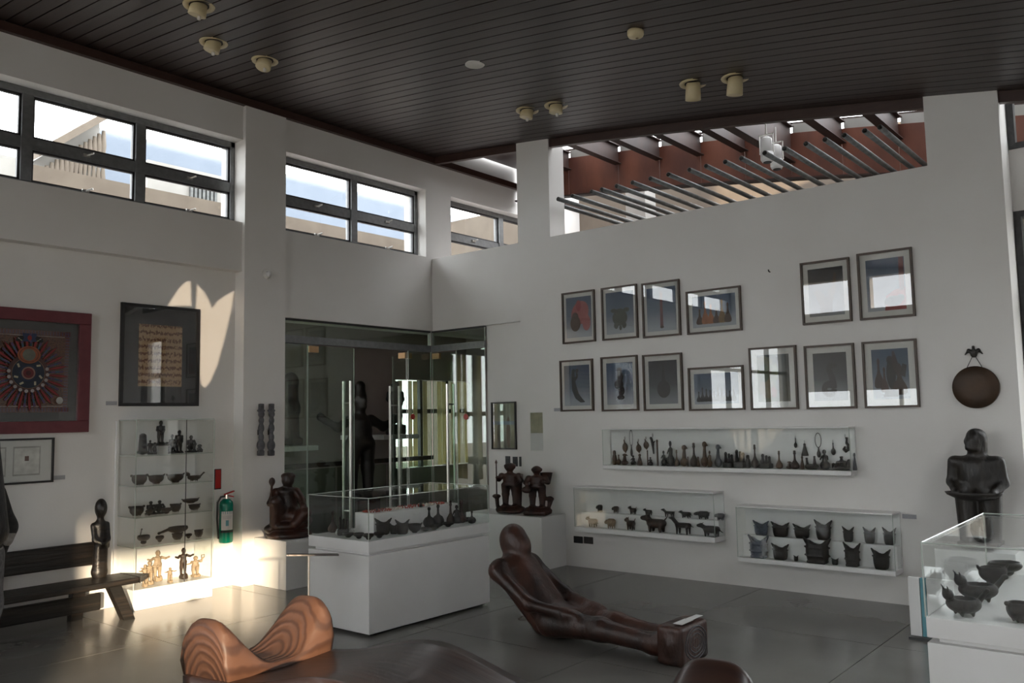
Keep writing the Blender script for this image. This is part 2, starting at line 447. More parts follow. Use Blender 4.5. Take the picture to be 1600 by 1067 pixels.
def strip_window(name, x0, x1, mull, label):
    """aluminium window strip: outer frame, mullions, a transom, awning panes and latches"""
    root = struct(empty(name, ((x0 + x1) / 2, 7.75, 3.66)), label)
    cx, cy, cz = (x0 + x1) / 2, 7.75, 3.66
    z0, z1 = 3.66 - cz, 4.53 - cz
    f = MB()
    f.box(x0 - cx, x1 - cx, -0.05, 0.05, z0, z0 + 0.05)
    f.box(x0 - cx, x1 - cx, -0.05, 0.05, z1 - 0.06, z1)
    f.box(x0 - cx, x0 - cx + 0.05, -0.05, 0.05, z0, z1)
    f.box(x1 - cx - 0.05, x1 - cx, -0.05, 0.05, z0, z1)
    bevel(f.build('window_frame', M['alu'], root), 0.004)
    edges = [x0 + 0.05] + list(mull) + [x1 - 0.05]
    for m_ in mull:
        MB().box(m_ - cx - 0.045, m_ - cx + 0.045, -0.055, 0.05, z0 + 0.05, z1 - 0.06).build('mullion', M['alu'], root)
    for i in range(len(edges) - 1):
        a = edges[i] + (0.045 if i else 0) - cx; b = edges[i + 1] - (0.045 if i < len(edges) - 2 else 0) - cx
        zt = 4.045 - cz
        MB().box(a, b, -0.045, 0.04, zt - 0.05, zt + 0.05).build('transom', M['alu'], root)
        for q0, q1 in ((z0 + 0.05, zt - 0.05), (zt + 0.05, z1 - 0.06)):
            s = MB()
            s.box(a, b, -0.03, 0.0, q0, q0 + 0.02); s.box(a, b, -0.03, 0.0, q1 - 0.02, q1)
            s.box(a, a + 0.02, -0.03, 0.0, q0, q1); s.box(b - 0.02, b, -0.03, 0.0, q0, q1)
            sash = s.build('sash', M['alu_dark'], root)
            MB().box(a + 0.02, b - 0.02, -0.016, -0.011, q0 + 0.02, q1 - 0.02).build('pane', M['glass'], sash)
        for q in (z0 + 0.055, zt):
            l = MB()
            l.box((a + b) / 2 - 0.03, (a + b) / 2 + 0.03, -0.065, -0.045, q - 0.012, q + 0.012)
            l.cyl(((a + b) / 2, -0.06, q), ((a + b) / 2 + 0.045, -0.10, q + 0.02), 0.008, n=8)
            l.build('latch', M['steel'], root)
    return root
strip_window('window_1', -1.5, 4.84, [-0.25, 0.78, 1.80, 2.83, 3.83], 'long strip of high awning windows over the recessed panel')
strip_window('window_2', 5.335, 7.48, [6.437], 'pair of high awning windows over the glass doors')
strip_window('window_3', 7.94, 10.2, [9.14], 'high window beyond the top of the low wall')

# ------------------------------------------------------------------ right wall, header, pillar and column
RW = 7.58
mb = MB()
mb.box(RW, RW + 0.25, 1.70, 6.12, 0, 3.643)
mb.box(RW, RW + 0.25, 6.12, WF, 2.72, 3.643)
mb.box(RW + 0.05, RW + 0.25, 6.12, 6.685, 0, 2.72)
struct(mb.build('wall_right', M['wall']), 'low white wall hung with rows of framed photographs')
struct(MB().box(RW, 7.87, 5.66, 6.13, 3.643, 5.05).build('wall_pier', M['wall']), 'white pier rising from the low wall to the ceiling')
struct(MB().box(RW - 0.012, 7.93, 1.155, 1.70, 0, 4.6).build('wall_column', M['wall']), 'white column at the right end of the photograph wall')
# recessed bay right of the column with two windows
bx = 7.9
mb = MB()
mb.box(bx, bx + 0.2, -4.0, 1.155, 0, 0.5)
mb.box(bx, bx + 0.2, -4.0, 1.155, 3.21, 3.73)
mb.box(bx, bx + 0.2, -4.0, -0.35, 0.5, 3.21); mb.box(bx, bx + 0.2, -4.0, -0.35, 3.73, 4.6)
struct(mb.build('wall_bay', M['wall']), 'white bay wall right of the column')
for nm, z0, z1, lab in (('window_4', 0.5, 3.21, 'tall window right of the column'), ('window_5', 3.73, 4.25, 'small upper window right of the column')):
    root = struct(empty(nm, (bx + 0.04, 0.25, z0)), lab)
    y0, y1 = -0.60, 0.90; h = z1 - z0
    f = MB()
    f.box(-0.05, 0.05, y0, y1, 0, 0.05); f.box(-0.05, 0.05, y0, y1, h - 0.05, h)
    f.box(-0.05, 0.05, y0, y0 + 0.05, 0.05, h - 0.05); f.box(-0.05, 0.05, y1 - 0.05, y1, 0.05, h - 0.05)
    f.build('window_frame', M['alu_dark'], root)
    if h > 1.5: MB().box(-0.055, 0.055, y0 + 0.05, y1 - 0.05, 1.97, 2.06).build('transom', M['plastic'], root)
    MB().box(-0.03, 0.03, 0.1, 0.15, 0.05, h - 0.05).build('mullion', M['alu_dark'], root)
    MB().box(-0.004, 0.004, y0 + 0.05, y1 - 0.05, 0.05, h - 0.05).build('pane', M['glass'], root)
struct(MB().box(8.1, 11.1, 0.78, 0.98, 0, 5.15).build('wall_terrace_sunblock', M['stone']), 'grey wall added at the terrace end to block the low sun')  # wall added to keep the low sun out of the terrace

# walls behind the photographer, with unseen glazing added to light the room
mb = MB()
wx = -4.5
mb.box(wx - 0.25, wx, -4.2, 7.95, 0, 0.35)
mb.box(wx - 0.25, wx, -4.2, 4.2, 4.42, 5.3)
mb.box(wx - 0.25, wx, 4.2, 7.95, 4.62, 5.3)
mb.box(wx - 0.25, wx, -4.2, 1.9, 0.35, 4.42)
mb.box(wx - 0.25, wx, 1.9, 3.95, 0.35, 1.5)
mb.box(wx - 0.25, wx, 4.2, 7.95, 0.35, 1.32); mb.box(wx - 0.25, wx, 4.2, 7.95, 2.08, 3.9); mb.box(wx - 0.25, wx, 7.35, 7.95, 1.32, 2.08)
mb.box(wx - 0.25, wx, 3.95, 4.2, 0.35, 4.42)
mb.box(wx - 0.25, wx, 5.75, 6.05, 3.9, 4.62)
mb.box(wx - 0.25, wx, 7.35, 7.95, 3.9, 4.62)
struct(mb.build('wall_far_side', M['wall']), 'white glazed wall behind the photographer')
def side_glazing(name, label, y0, y1, z0, z1, n):  # unseen windows added to brighten the photograph wall
    root = struct(empty(name, (wx - 0.12, y0, z0)), label)
    w = y1 - y0; h = z1 - z0
    f = MB()
    for k in range(n + 1): f.box(-0.05, 0.05, w * k / n - 0.035, w * k / n + 0.035, 0, h)
    if h > 2: f.box(-0.045, 0.045, 0, w, 2.0, 2.08)
    f.build('window_frame', M['alu'], root)
    for k in range(n): MB().box(-0.004, 0.004, w * k / n + 0.035, w * (k + 1) / n - 0.035, 0, h).build('pane', M['glass'], root)
side_glazing('window_6', 'tall glazing added behind the photographer to light the room', 1.9, 3.95, 1.5, 4.42, 3)
side_glazing('window_8', 'low strip of glazing added behind the photographer to light the room', 4.2, 7.35, 1.32, 2.08, 3)
root = struct(empty('window_9', (-2.45, 7.8, 1.4)), 'large window in the left wall behind the photographer')
f = MB()
for k in range(5): f.box(-2.05 + 1.025 * k - 0.03, -2.05 + 1.025 * k + 0.03, -0.05, 0.05, 0, 1.75)
f.box(-2.05, 2.05, -0.05, 0.05, 1.1, 1.16)
f.build('window_frame', M['alu'], root)
MB().box(-2.05, 2.05, -0.004, 0.004, 0, 1.75).build('pane', M['glass'], root)
# wall towards the low sun, with an added doorway shaped for the sun patch
wy = -4.0
mb = MB()
SX0, SX1, SH = -3.22, -1.27, 2.56
mb.box(-4.75, SX0, wy - 0.25, wy, 0, 3.6)
mb.box(SX1, 11, wy - 0.25, wy, 0, 3.6)
mb.box(SX0 + 0.17, SX1, wy - 0.25, wy, SH, 3.6)
mb.box(SX0, SX0 + 0.17, wy - 0.25, wy, SH + 0.36, 3.6)
struct(mb.build('wall_near', M['wall']), 'white wall with a wide doorway added to let the sun in')

# ------------------------------------------------------------------ curved timber ceiling
YR = -0.6
YS = [YR + (7.53 - YR) * k / 14 for k in range(15)]
def strip(x0, x1, ys_, zfun, th):
    v = []; f = []
    for y in ys_:
        z = zfun(y); v += [(x0, y, z), (x1, y, z), (x1, y, z + th), (x0, y, z + th)]
    for i in range(len(ys_) - 1):
        a = 4 * i; b = a + 4
        f += [(a, b, b + 1, a + 1), (a + 1, b + 1, b + 2, a + 2), (a + 2, b + 2, b + 3, a + 3), (a + 3, b + 3, b, a)]
    e = 4 * (len(ys_) - 1)
    f += [(0, 1, 2, 3), (e + 3, e + 2, e + 1, e)]
    return v, f
mb = MB(); mb.add(*strip(-4.75, 7.66, YS, lambda y: zc(y) + 0.022, 2.9))  # slab deepened upward, out of view, to shade the terrace wall
ceiling = struct(mb.build('ceiling', M['ceil_dark']), 'dark brown timber board ceiling curving down')
BWD = 0.129
nb = int((7.60 - 1.6) / BWD)
xb = 7.60 - nb * BWD
v, f = strip(0.0, BWD - 0.011, YS, zc, 0.022)
board_me = MB().add(v, f).mesh('board', M['ceiling'])
for i in range(nb):
    o = link('board', board_me, ceiling, (xb + i * BWD, 0, RND.uniform(0, 0.0015)))
rest = MB(); x = xb - BWD
while x > -4.6:
    v, f = strip(x, x + BWD - 0.011, YS, zc, 0.022); rest.add(v, f); x -= BWD
o = rest.build('rear_boards', M['ceiling'], ceiling); o['kind'] = 'stuff'
YT = [wy + (YR - wy) * k / 8 for k in range(9)]
mb = MB()
mb.add(*strip(-4.75, 2.4, YT, zc, 0.42)); mb.add(*strip(5.4, 8.2, YT, zc, 0.42))
mb.add(*strip(2.4, 5.4, [-1.1, -0.85, YR], zc, 0.42)); mb.add(*strip(2.4, 5.4, [wy, -3.7, -3.4], zc, 0.42))  # unseen roof opening added to light the display case front
mb.box(0.9, 7.2, -3.55, -3.4, 3.3, 4.75)  # upstand added to block the sun from the roof opening
struct(mb.build('ceiling_rear', M['wall']), 'white ceiling with a roof opening added for light behind the photographer')
mb = MB().box(-4.5, 10.9, 7.495, WF, 4.887, 4.965)
struct(mb.build('trim_1', M['trim']), 'dark brown timber trim along the left wall')
mb = MB(); mb.add(*strip(7.60, 7.66, YS, zf, 0.34))
struct(mb.build('trim_2', M['trim']), 'dark brown curved fascia at the edge of the ceiling')

# ------------------------------------------------------------------ roof light beyond the low wall
sky = struct(empty('ceiling_rooflight', (9.3, 4.0, 4.3)), 'rust red steel roof light beyond the low wall')
def sp_(x, y, z): return (x - 9.3, y - 4.0, z - 4.3)
YP = [0.6 + (7.5 - 0.6) * k / 14 for k in range(15)]
def slope_part(name, x0, x1, y0, y1, dz0, dz1, m_, seg=6):
    yy = [y0 + (y1 - y0) * k / seg for k in range(seg + 1)]
    v = []; f = []
    for y in yy:
        v += [sp_(x0, y, zf(y) + dz0), sp_(x1, y, zf(y) + dz0), sp_(x1, y, zf(y) + dz1), sp_(x0, y, zf(y) + dz1)]
    for i in range(seg):
        a = 4 * i; b = a + 4
        f += [(a, b, b + 1, a + 1), (a + 1, b + 1, b + 2, a + 2), (a + 2, b + 2, b + 3, a + 3), (a + 3, b + 3, b, a)]
    f += [(0, 1, 2, 3), (4 * seg + 3, 4 * seg + 2, 4 * seg + 1, 4 * seg)]
    return MB().add(v, f).build(name, m_, sky)
yb = [1.0, 1.775, 2.35, 2.93, 3.5, 4.05, 4.62, 5.19, 5.80, 6.6, 7.5]
for i in range(len(yb) - 1):
    slope_part('steel_panel', 9.3, 9.32, yb[i] + 0.003, yb[i + 1] - 0.003, -0.17, 0.36, M['rust'], 2)
    slope_part('upstand', 9.31, 9.36, yb[i] + 0.03, yb[i + 1] - 0.03, 0.36, 0.47, M['extwhite'], 2)
slope_part('bottom_flange', 9.22, 9.34, 1.0, 7.5, -0.19, -0.17, M['rust_dark'])
slope_part('top_rail', 9.33, 9.36, 1.0, 7.5, 0.475, 0.495, M['rust_dark'])
for y in yb[1:-1]:
    deep = abs(y - 3.5) < 0.1
    w_ = 0.05
    z0 = zf(y) + (0.02 if deep else 0.20)
    b = MB()
    b.box(7.62 - 9.3, 0.0, y - 4 - 0.006, y - 4 + 0.006, z0 - 4.3, zf(y) + 0.42 - 4.3)
    b.box(7.62 - 9.3, 0.0, y - 4 - w_, y - 4 + w_, z0 - 4.3 - 0.012, z0 - 4.3)
    b.box(7.62 - 9.3, 0.0, y - 4 - w_, y - 4 + w_, zf(y) + 0.42 - 4.3, zf(y) + 0.432 - 4.3)
    b.build('rafter', M['rust_dark'], sky)
# soffit between the fascia and the left wall
slope_part('soffit', 7.66, 9.3, 6.65, 7.5, 0.30, 0.33, M['trim'], 4)
# wall and posts beyond the roof light
mb = MB().box(10.9, 11.1, 0.98, 11.2, 0, 5.15)
struct(mb.build('wall_terrace', M['beige']), 'beige wall of the terrace beyond the low wall')
struct(MB().box(10.3, 10.6, 6.0, 6.32, 0, 5.0).build('wall_terrace_post', M['extwhite']), 'white post on the terrace seen between the pipes')

# steel pipes over the wall
pipes = empty('pipe_canopy', (8.4, 3.9, 4.03))
tag(pipes, 'row of grey steel pipes with open ends projecting above the low white wall', 'pipe canopy')
pe = ((855,316),(872,311.5),(894,305),(924,301.5),(940,297),(963,287.5),(988,284),(1016,276.5),(1044,269),(1077,265.6),(1103,258),(1133,253),(1158,246),(1195,241.5),(1226,234.7),(1259,224),(1289,217.5),(1319,213),(1351,209.7),(1375,201))
pm = MB()
n_ = 14
def ring_(x, r): return [(x, r * math.cos(2 * math.pi * k / n_), r * math.sin(2 * math.pi * k / n_)) for k in range(n_)]
rr = [(-0.8, 0.019), (-0.8, 0.025), (0.88, 0.025), (0.88, 0.019)]
vv = []; ff = []
for x_, r_ in rr: vv += ring_(x_, r_)
for i in range(4):
    j = (i + 1) % 4
    ff += [(i * n_ + k, j * n_ + k, j * n_ + (k + 1) % n_, i * n_ + (k + 1) % n_) for k in range(n_)]
pipe_me = MB().add(vv, ff).mesh('pipe', M['pipe'], True)
for q in pe:
    p = at_x(*q, 7.62)
    link('pipe', pipe_me, pipes, (0.02, p.y - 3.9, 4.072 - 4.03))
MB().box(0.70, 0.76, -2.1, 2.1, -0.06, 0.016).build('support_rail', M['rust_dark'], pipes)

# twin projector spotlights hung from the roof light
for px_, py_, lab in ((1197, 210, 'white cylindrical spotlight in a yoke, nearer of the pair hung among pipes'), (1212, 222, 'white cylindrical spotlight in a yoke, lower and further of the hung pair')):
    p = at_x(px_, py_, 8.15 if px_ < 1200 else 8.45)
    root = tag(empty('track_spotlight', p), lab, 'spotlight', 'spotlights hung from the roof light')
    MB().cyl((0, 0, 0.16), (0, 0, -0.01), 0.010, n=8).build('stem', M['plastic'], root)
    y = MB(); y.box(-0.01, 0.01, -0.075, -0.068, -0.20, 0.0); y.box(-0.01, 0.01, 0.068, 0.075, -0.20, 0.0); y.box(-0.01, 0.01, -0.075, 0.075, -0.008, 0.0)
    y.build('yoke', M['plastic'], root)
    MB().lathe([(0.03, 0.02), (0.055, 0.0), (0.058, -0.12), (0.052, -0.13)], (0, 0, -0.05), 20).build('housing', M['white'], root, True)
    MB().lathe([(0.064, 0.0), (0.066, -0.07), (0.05, -0.10), (0.04, -0.10)], (0, 0, -0.19), 20).build('snoot', M['white'], root, True)
    MB().lathe([(0.0405, 0.0), (0.0405, -0.012)], (0, 0, -0.285), 20).build('lens_ring', M['black'], root)

# ------------------------------------------------------------------ glass entrance in the corner
door = struct(empty('door_1', (6.6, 7.6, 0)), 'glass corner entrance with long steel pull handles')
def D(x, y, z): return (x - 6.6, y - 7.6, z)
def pane(name, a, b, z0, z1, parent=None, m_='glass_green', th=0.012):
    a = Vector(a); b = Vector(b); d = (b - a).normalized(); n = Vector((-d.y, d.x)) * th / 2
    q = [a - n, b - n, b + n, a + n]
    v = [D(p.x, p.y, z0) for p in q] + [D(p.x, p.y, z1) for p in q]
    o = MB().add(v, [(0, 3, 2, 1), (4, 5, 6, 7), (0, 1, 5, 4), (1, 2, 6, 5), (2, 3, 7, 6), (3, 0, 4, 7)]).build(name, M[m_], parent or door)
    for e in (a, b):
        MB().cyl(D(e.x, e.y, z0), D(e.x, e.y, z1), 0.005, n=6).build('pane_edge', M['glass_edge'], o)
    return o
GA = 7.60; GB = 7.60
rail = MB()
rail.box(*[c for c in (5.335 - 6.6, 7.60 - 6.6)], -0.03, 0.03, 2.455, 2.535)
rail.box(7.58 - 6.6, 7.62 - 6.6, 6.685 - 7.6, 0.0, 2.455, 2.535)
rail.build('transom_rail', M['alu'], door)
head = MB()
head.box(5.335 - 6.6, 7.60 - 6.6, -0.02, 0.02, 2.70, 2.72); head.box(7.585 - 6.6, 7.615 - 6.6, 6.685 - 7.6, 0, 2.70, 2.72)
head.build('head_channel', M['alu_dark'], door)
MB().box(7.57 - 6.6, 7.63 - 6.6, -0.03, 0.03, 2.455, 2.72).build('corner_post', M['steel'], door)
pane('transom_pane', (5.34, GA), (7.57, GA), 2.535, 2.70)
pane('transom_pane', (GB, 7.57), (GB, 6.69), 2.535, 2.70)
pane('fixed_pane', (5.34, GA), (5.69, GA), 0.0, 2.455)
pane('fixed_pane', (7.20, GA), (7.59, GA), 0.0, 2.455)
pane('fixed_pane', (GB, 7.16), (GB, 6.69), 0.0, 2.455)
def leaf(a, b, hs, hz):
    l = pane('door_leaf', a, b, 0.01, 2.44)
    a = Vector(a); b = Vector(b); d = (b - a).normalized(); n = Vector((d.y, -d.x))
    p = b - d * 0.10
    for s in (-1, 1):
        c = p + n * 0.06 * s
        h = MB().cyl(D(c.x, c.y, hz[0]), D(c.x, c.y, hz[1]), 0.018, n=14)
        for z in (hz[0] + 0.25, hz[1] - 0.25): h.cyl(D(c.x, c.y, z), D(p.x, p.y, z), 0.010, n=8)
        h.build('pull_handle', M['steel'], l)
    c = a + d * 0.07
    q = MB().cbox(D(c.x, c.y, 2.40), (0.06 if abs(d.x) > .5 else 0.02, 0.06 if abs(d.y) > .5 else 0.02, 0.035))
    q.build('patch_fitting', M['bronze'], l)
    return l
p_ = at_y(645, 651, GA - 0.012); MB().lathe([(0.036, 0), (0.036, 0.003)], D(p_.x, p_.y, p_.z), 20, rot=Matrix.Rotation(math.pi / 2, 3, 'X')).build('round_sticker', M['red'], door)
p_ = at_x(728, 651, GB - 0.012); MB().lathe([(0.036, 0), (0.036, 0.003)], D(p_.x, p_.y, p_.z), 20, rot=Matrix.Rotation(-math.pi / 2, 3, 'Y')).build('round_sticker', M['red'], door)
leaf((5.70, GA), (6.345, GA), 1, (0.35, 2.06))
leaf((GB, 7.575), (GB, 7.17), 1, (0.35, 2.04))
leaf((7.19, GA + 0.02), (7.19 + 0.80 * 0.5, GA + 0.02 + 0.80 * 0.86), 1, (0.35, 2.05))
# the gallery behind the glass
mb = MB()
mb.box(4.9, 9.05, 9.85, 10.05, 0, 3.2)
mb.box(4.9, 5.05, 7.95, 9.85, 0, 0.5); mb.box(4.9, 5.05, 7.95, 9.85, 2.8, 3.2)
mb.box(9.05, 10.9, 9.85, 10.05, 2.25, 3.2)
mb.box(9.05, 10.9, 9.85, 10.05, 0, 0.85)
mb.box(7.83, 10.9, 6.4, 6.6, 0, 3.2)
mb.box(10.7, 10.88, 6.6, 9.85, 0, 3.0)
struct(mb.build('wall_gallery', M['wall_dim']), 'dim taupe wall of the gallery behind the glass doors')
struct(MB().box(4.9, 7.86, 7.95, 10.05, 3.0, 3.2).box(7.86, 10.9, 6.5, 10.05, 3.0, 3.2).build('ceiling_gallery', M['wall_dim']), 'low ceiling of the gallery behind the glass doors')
root = struct(empty('window_7', (9.98, 9.95, 0.85)), 'bright gallery window with pale vertical blinds behind the glass doors')
f = MB()
for x in (-0.9, -0.3, 0.3, 0.9): f.box(x - 0.03, x + 0.03, -0.04, 0.04, 0, 1.4)
f.box(-0.93, 0.93, -0.04, 0.04, 0.86, 0.93)
f.build('window_frame', M['alu_dark'], root)
MB().box(-0.9, 0.9, 0.0, 0.006, 0, 1.4).build('pane', M['glass'], root)
blind = MB().box(0, 0.09, -0.006, 0.006, 0.0, 1.36).mesh('blind_slat', M['curtain'])
for k in (0, 2, 3, 5, 8, 9, 11, 12, 14, 15): link('blind_slat', blind, root, (-0.88 + k * 0.11, -0.10, 0.02))
root = struct(empty('window_10', (4.98, 8.9, 0.5)), 'side window with pale vertical blinds, added to light the gallery')  # window added to let sky light onto the gallery walls
f = MB()
for y in (-0.95, -0.32, 0.32, 0.95): f.box(-0.04, 0.04, y - 0.035, y + 0.035, 0, 2.3)
f.box(-0.04, 0.04, -0.95, 0.95, 1.15, 1.22); f.box(-0.04, 0.04, -0.95, 0.95, 0.38, 0.5)
f.build('window_frame', M['alu_dark'], root)
MB().box(-0.004, 0.004, -0.95, 0.95, 0, 2.3).build('pane', M['glass'], root)
blind = MB().box(-0.006, 0.006, 0, 0.09, 0.0, 2.1).mesh('blind_slat', M['curtain'])
for k in (0, 1, 3, 6, 7, 9, 12, 13, 15): link('blind_slat', blind, root, (0.10, -0.9 + k * 0.11, 0.15))
rail_ = empty('balustrade', (7.7, 9.3, 0)); tag(rail_, 'dark handrail over glass panels in the gallery behind the doors', 'balustrade')
MB().box(-1.2, 1.6, -0.03, 0.03, 1.0, 1.06).build('handrail', M['darkwood'], rail_)
for k in range(3): MB().box(-1.15 + k * 0.92, -0.27 + k * 0.92, -0.006, 0.006, 0.08, 0.98).build('glass_panel', M['glass_green'], rail_)

# ------------------------------------------------------------------ outside, seen through the high windows
def outside(name, label, mb_, m_, cat):
    o = mb_.build(name, m_); tag(o, label, cat); return o
P0 = at_y(445, 337, 11.5); P1 = at_y(640, 380, 11.5)
def raised(name, label, cat, x0, x1, y0, y1, z0, z1, m_, posts):
    root = tag(empty(name, (x0, y0, 0)), label, cat)
    MB().box(0, x1 - x0, 0, y1 - y0, z0, z1).build('wall_band', m_, root)
    for x in posts: MB().box(x - x0 - 0.15, x - x0 + 0.15, 0, y1 - y0, -0.25, z0).build('column', m_, root)
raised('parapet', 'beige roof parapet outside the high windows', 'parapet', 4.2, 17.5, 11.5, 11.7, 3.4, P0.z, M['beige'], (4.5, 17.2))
raised('neighbour_building', 'wall of the building outside the high windows, its shade painted pale blue', 'building', 6.6, 26, 15.5, 15.9, 3.9, at_y(560, 300, 15.5).z, M['shade_blue'], (6.8, 21.0, 25.8))
gb = empty('gabled_house', (4.4, 14.0, 0)); tag(gb, 'white gabled house with pierced balusters outside the left window', 'house')
g0 = at_y(52, 252, 14.0); g1 = at_y(156, 190, 14.0); g2 = at_y(178, 190, 14.0)
v = [(g0.x - 4.4 - 1.5, 0, 0), (g1.x - 4.4, 0, 0), (g1.x - 4.4, 0, g1.z), (g0.x - 4.4, 0, g0.z), (g0.x - 4.4 - 1.5, 0, g0.z)]
v = v + [(a, 1.2, c) for a, b, c in v]
MB().add(v, [(0, 1, 2, 3, 4), (9, 8, 7, 6, 5), (0, 5, 6, 1), (1, 6, 7, 2), (2, 7, 8, 3), (3, 8, 9, 4), (4, 9, 5, 0)]).build('house_wall', M['extwhite'], gb)
for k in range(15):
    t = k / 14; x = g0.x + (g1.x - g0.x) * t - 4.4; zt = g0.z + (g1.z - g0.z) * t
    MB().lathe([(0.03, 0), (0.05, 0.3), (0.025, 0.6), (0.05, 0.9), (0.03, 1.15)], (x, -0.15, zt - 1.35), 8).build('baluster', M['beige'], gb, True)
MB().add([(g0.x - 4.45, -0.35, g0.z - 0.02), (g1.x - 4.4, -0.35, g1.z - 0.02), (g1.x - 4.4, 0.1, g1.z - 0.02), (g0.x - 4.45, 0.1, g0.z - 0.02),
          (g0.x - 4.45, -0.35, g0.z + 0.12), (g1.x - 4.4, -0.35, g1.z + 0.12), (g1.x - 4.4, 0.1, g1.z + 0.12), (g0.x - 4.45, 0.1, g0.z + 0.12)],
         [(0, 3, 2, 1), (4, 5, 6, 7), (0, 1, 5, 4), (1, 2, 6, 5), (2, 3, 7, 6), (3, 0, 4, 7)]).build('roof_edge', M['beige'], gb)
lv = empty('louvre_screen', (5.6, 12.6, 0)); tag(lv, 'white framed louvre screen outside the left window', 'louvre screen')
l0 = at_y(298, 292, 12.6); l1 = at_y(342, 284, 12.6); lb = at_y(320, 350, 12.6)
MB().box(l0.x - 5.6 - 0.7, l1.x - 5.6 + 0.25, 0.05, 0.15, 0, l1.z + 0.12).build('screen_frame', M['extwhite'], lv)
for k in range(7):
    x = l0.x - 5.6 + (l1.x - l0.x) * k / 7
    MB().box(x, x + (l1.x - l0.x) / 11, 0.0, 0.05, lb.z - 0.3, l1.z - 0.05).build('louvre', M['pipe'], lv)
outside('ground', 'pale paved ground outside the building', MB().box(-40, 45, -40, 45, -0.5, -0.25), M['beige'], 'ground')['kind'] = 'structure'

# ------------------------------------------------------------------ ceiling fittings
def downlight(px_, py_, tilt, big, label):
    p = at_ceiling(px_, py_)
    root = tag(empty('gimbal_downlight', p + Vector((0, 0, -0.001))), label, 'downlight', 'cream gimbal downlights in the timber ceiling')
    MB().lathe([(0.075, 0.0), (0.075, -0.004), (0.115, -0.012), (0.12, 0.0)], (0, 0, 0), 28).build('flange', M['cream'], root, True)
    MB().lathe([(0.074, 0.0), (0.074, -0.006)], (0, 0, 0.0), 24).build('aperture', M['ceil_dark'], root)
    rot = Matrix.Rotation(tilt[0], 3, 'X') @ Matrix.Rotation(tilt[1], 3, 'Y')
    h = 0.14 if big else 0.075
    MB().lathe([(0.06, 0.02), (0.066, -h * 0.6), (0.068, -h), (0.056, -h)], (0, 0, -0.005), 24, rot=rot).build('lamp_can', M['cream'], root, True)
    b = MB().lathe([(0.054, 0.0), (0.05, 0.01)], rot @ Vector((0, 0, -h + 0.004)), 18, rot=rot)
    b.build('reflector', M['steel'], root)
    if not big: MB().lathe([(0.012, 0), (0.016, -0.012), (0.014, -0.03), (0.004, -0.036)], rot @ Vector((0.02, 0.0, -h)), 10).build('bulb_tip', M['plastic'], root)
    return root
for a in ((311, 8, (0.25, 0.1), False, 'cream gimbal downlight cut by the top edge of the picture'),
          (334, 66, (0.2, 0.2), False, 'cream gimbal downlight, middle of the three over the left windows'),
          (414, 94, (-0.1, 0.35), False, 'cream gimbal downlight, rightmost of the three over the left windows'),
          (824, 172, (0.2, 0.1), False, 'cream gimbal downlight, left of the close pair above the low wall pier'),
          (869, 164, (0.1, 0.0), False, 'cream gimbal downlight, right of the close pair above the low wall pier'),
          (1083, 130, (0.3, -0.45), True, 'cream gimbal downlight tilted low, left of the pair above the pipes'),
          (1149, 121, (0.15, -0.1), True, 'cream gimbal downlight with long can, right of the pair above the pipes')):
    downlight(*a)
p = at_ceiling(742, 100)
o = MB().lathe([(0.085, 0), (0.085, -0.008), (0.07, -0.014), (0.065, -0.008), (0.01, -0.008)], (0, 0, 0), 28).build('ceiling_speaker', M['plastic'], None, True, p)
tag(o, 'flat round white ceiling speaker in the dark boards', 'ceiling speaker')
p = at_ceiling(993, 48)
root = tag(empty('smoke_detector', p), 'small cream smoke detector standing proud of the dark ceiling', 'smoke detector')
MB().lathe([(0.062, 0), (0.062, -0.03), (0.055, -0.045), (0.02, -0.05)], (0, 0, 0), 24).build('housing', M['cream'], root, True)
MB().lathe([(0.012, 0), (0.010, -0.008)], (0.02, 0, -0.047), 10).build('test_button', M['palewood'], root)
p = at_y(416, 428, 7.505)
root = tag(empty('motion_sensor', p), 'small white dome sensor on the pillar', 'sensor')
RX90 = Matrix.Rotation(math.pi / 2, 3, 'X')
MB().lathe([(0.05, 0), (0.05, 0.02), (0.035, 0.035)], (0, 0, 0), 20, rot=RX90).build('sensor_base', M['plastic'], root, True)
MB().lathe([(0.03, 0.03), (0.025, 0.05), (0.01, 0.058)], (0, 0, 0), 16, rot=RX90).build('sensor_dome', M['white'], root, True)

# ------------------------------------------------------------------ display cases
def glass_box(root, x0, x1, y0, y1, z0, z1, faces='xXyYt', th=0.008):
    g = 'glass'
    if 'x' in faces: MB().box(x0, x0 + th, y0 + th, y1 - th, z0, z1 - th).build('glass_panel', M[g], root)
    if 'X' in faces: MB().box(x1 - th, x1, y0 + th, y1 - th, z0, z1 - th).build('glass_panel', M[g], root)
    if 'y' in faces: MB().box(x0, x1, y0, y0 + th, z0, z1 - th).build('glass_panel', M[g], root)
    if 'Y' in faces: MB().box(x0, x1, y1 - th, y1, z0, z1 - th).build('glass_panel', M[g], root)
    if 't' in faces: MB().box(x0, x1, y0, y1, z1 - th, z1).build('glass_top', M[g], root)
    r = 0.0035
    for (xx, yy) in ((x0, y0), (x1, y0), (x0, y1), (x1, y1)): MB().cyl((xx, yy, z0), (xx, yy, z1), r, n=6).build('glass_edge', M['glass_edge'], root)
    for (a, b) in (((x0, y0), (x1, y0)), ((x1, y0), (x1, y1)), ((x1, y1), (x0, y1)), ((x0, y1), (x0, y0))):
        MB().cyl((*a, z1), (*b, z1), r, n=6).build('glass_edge', M['glass_edge'], root)
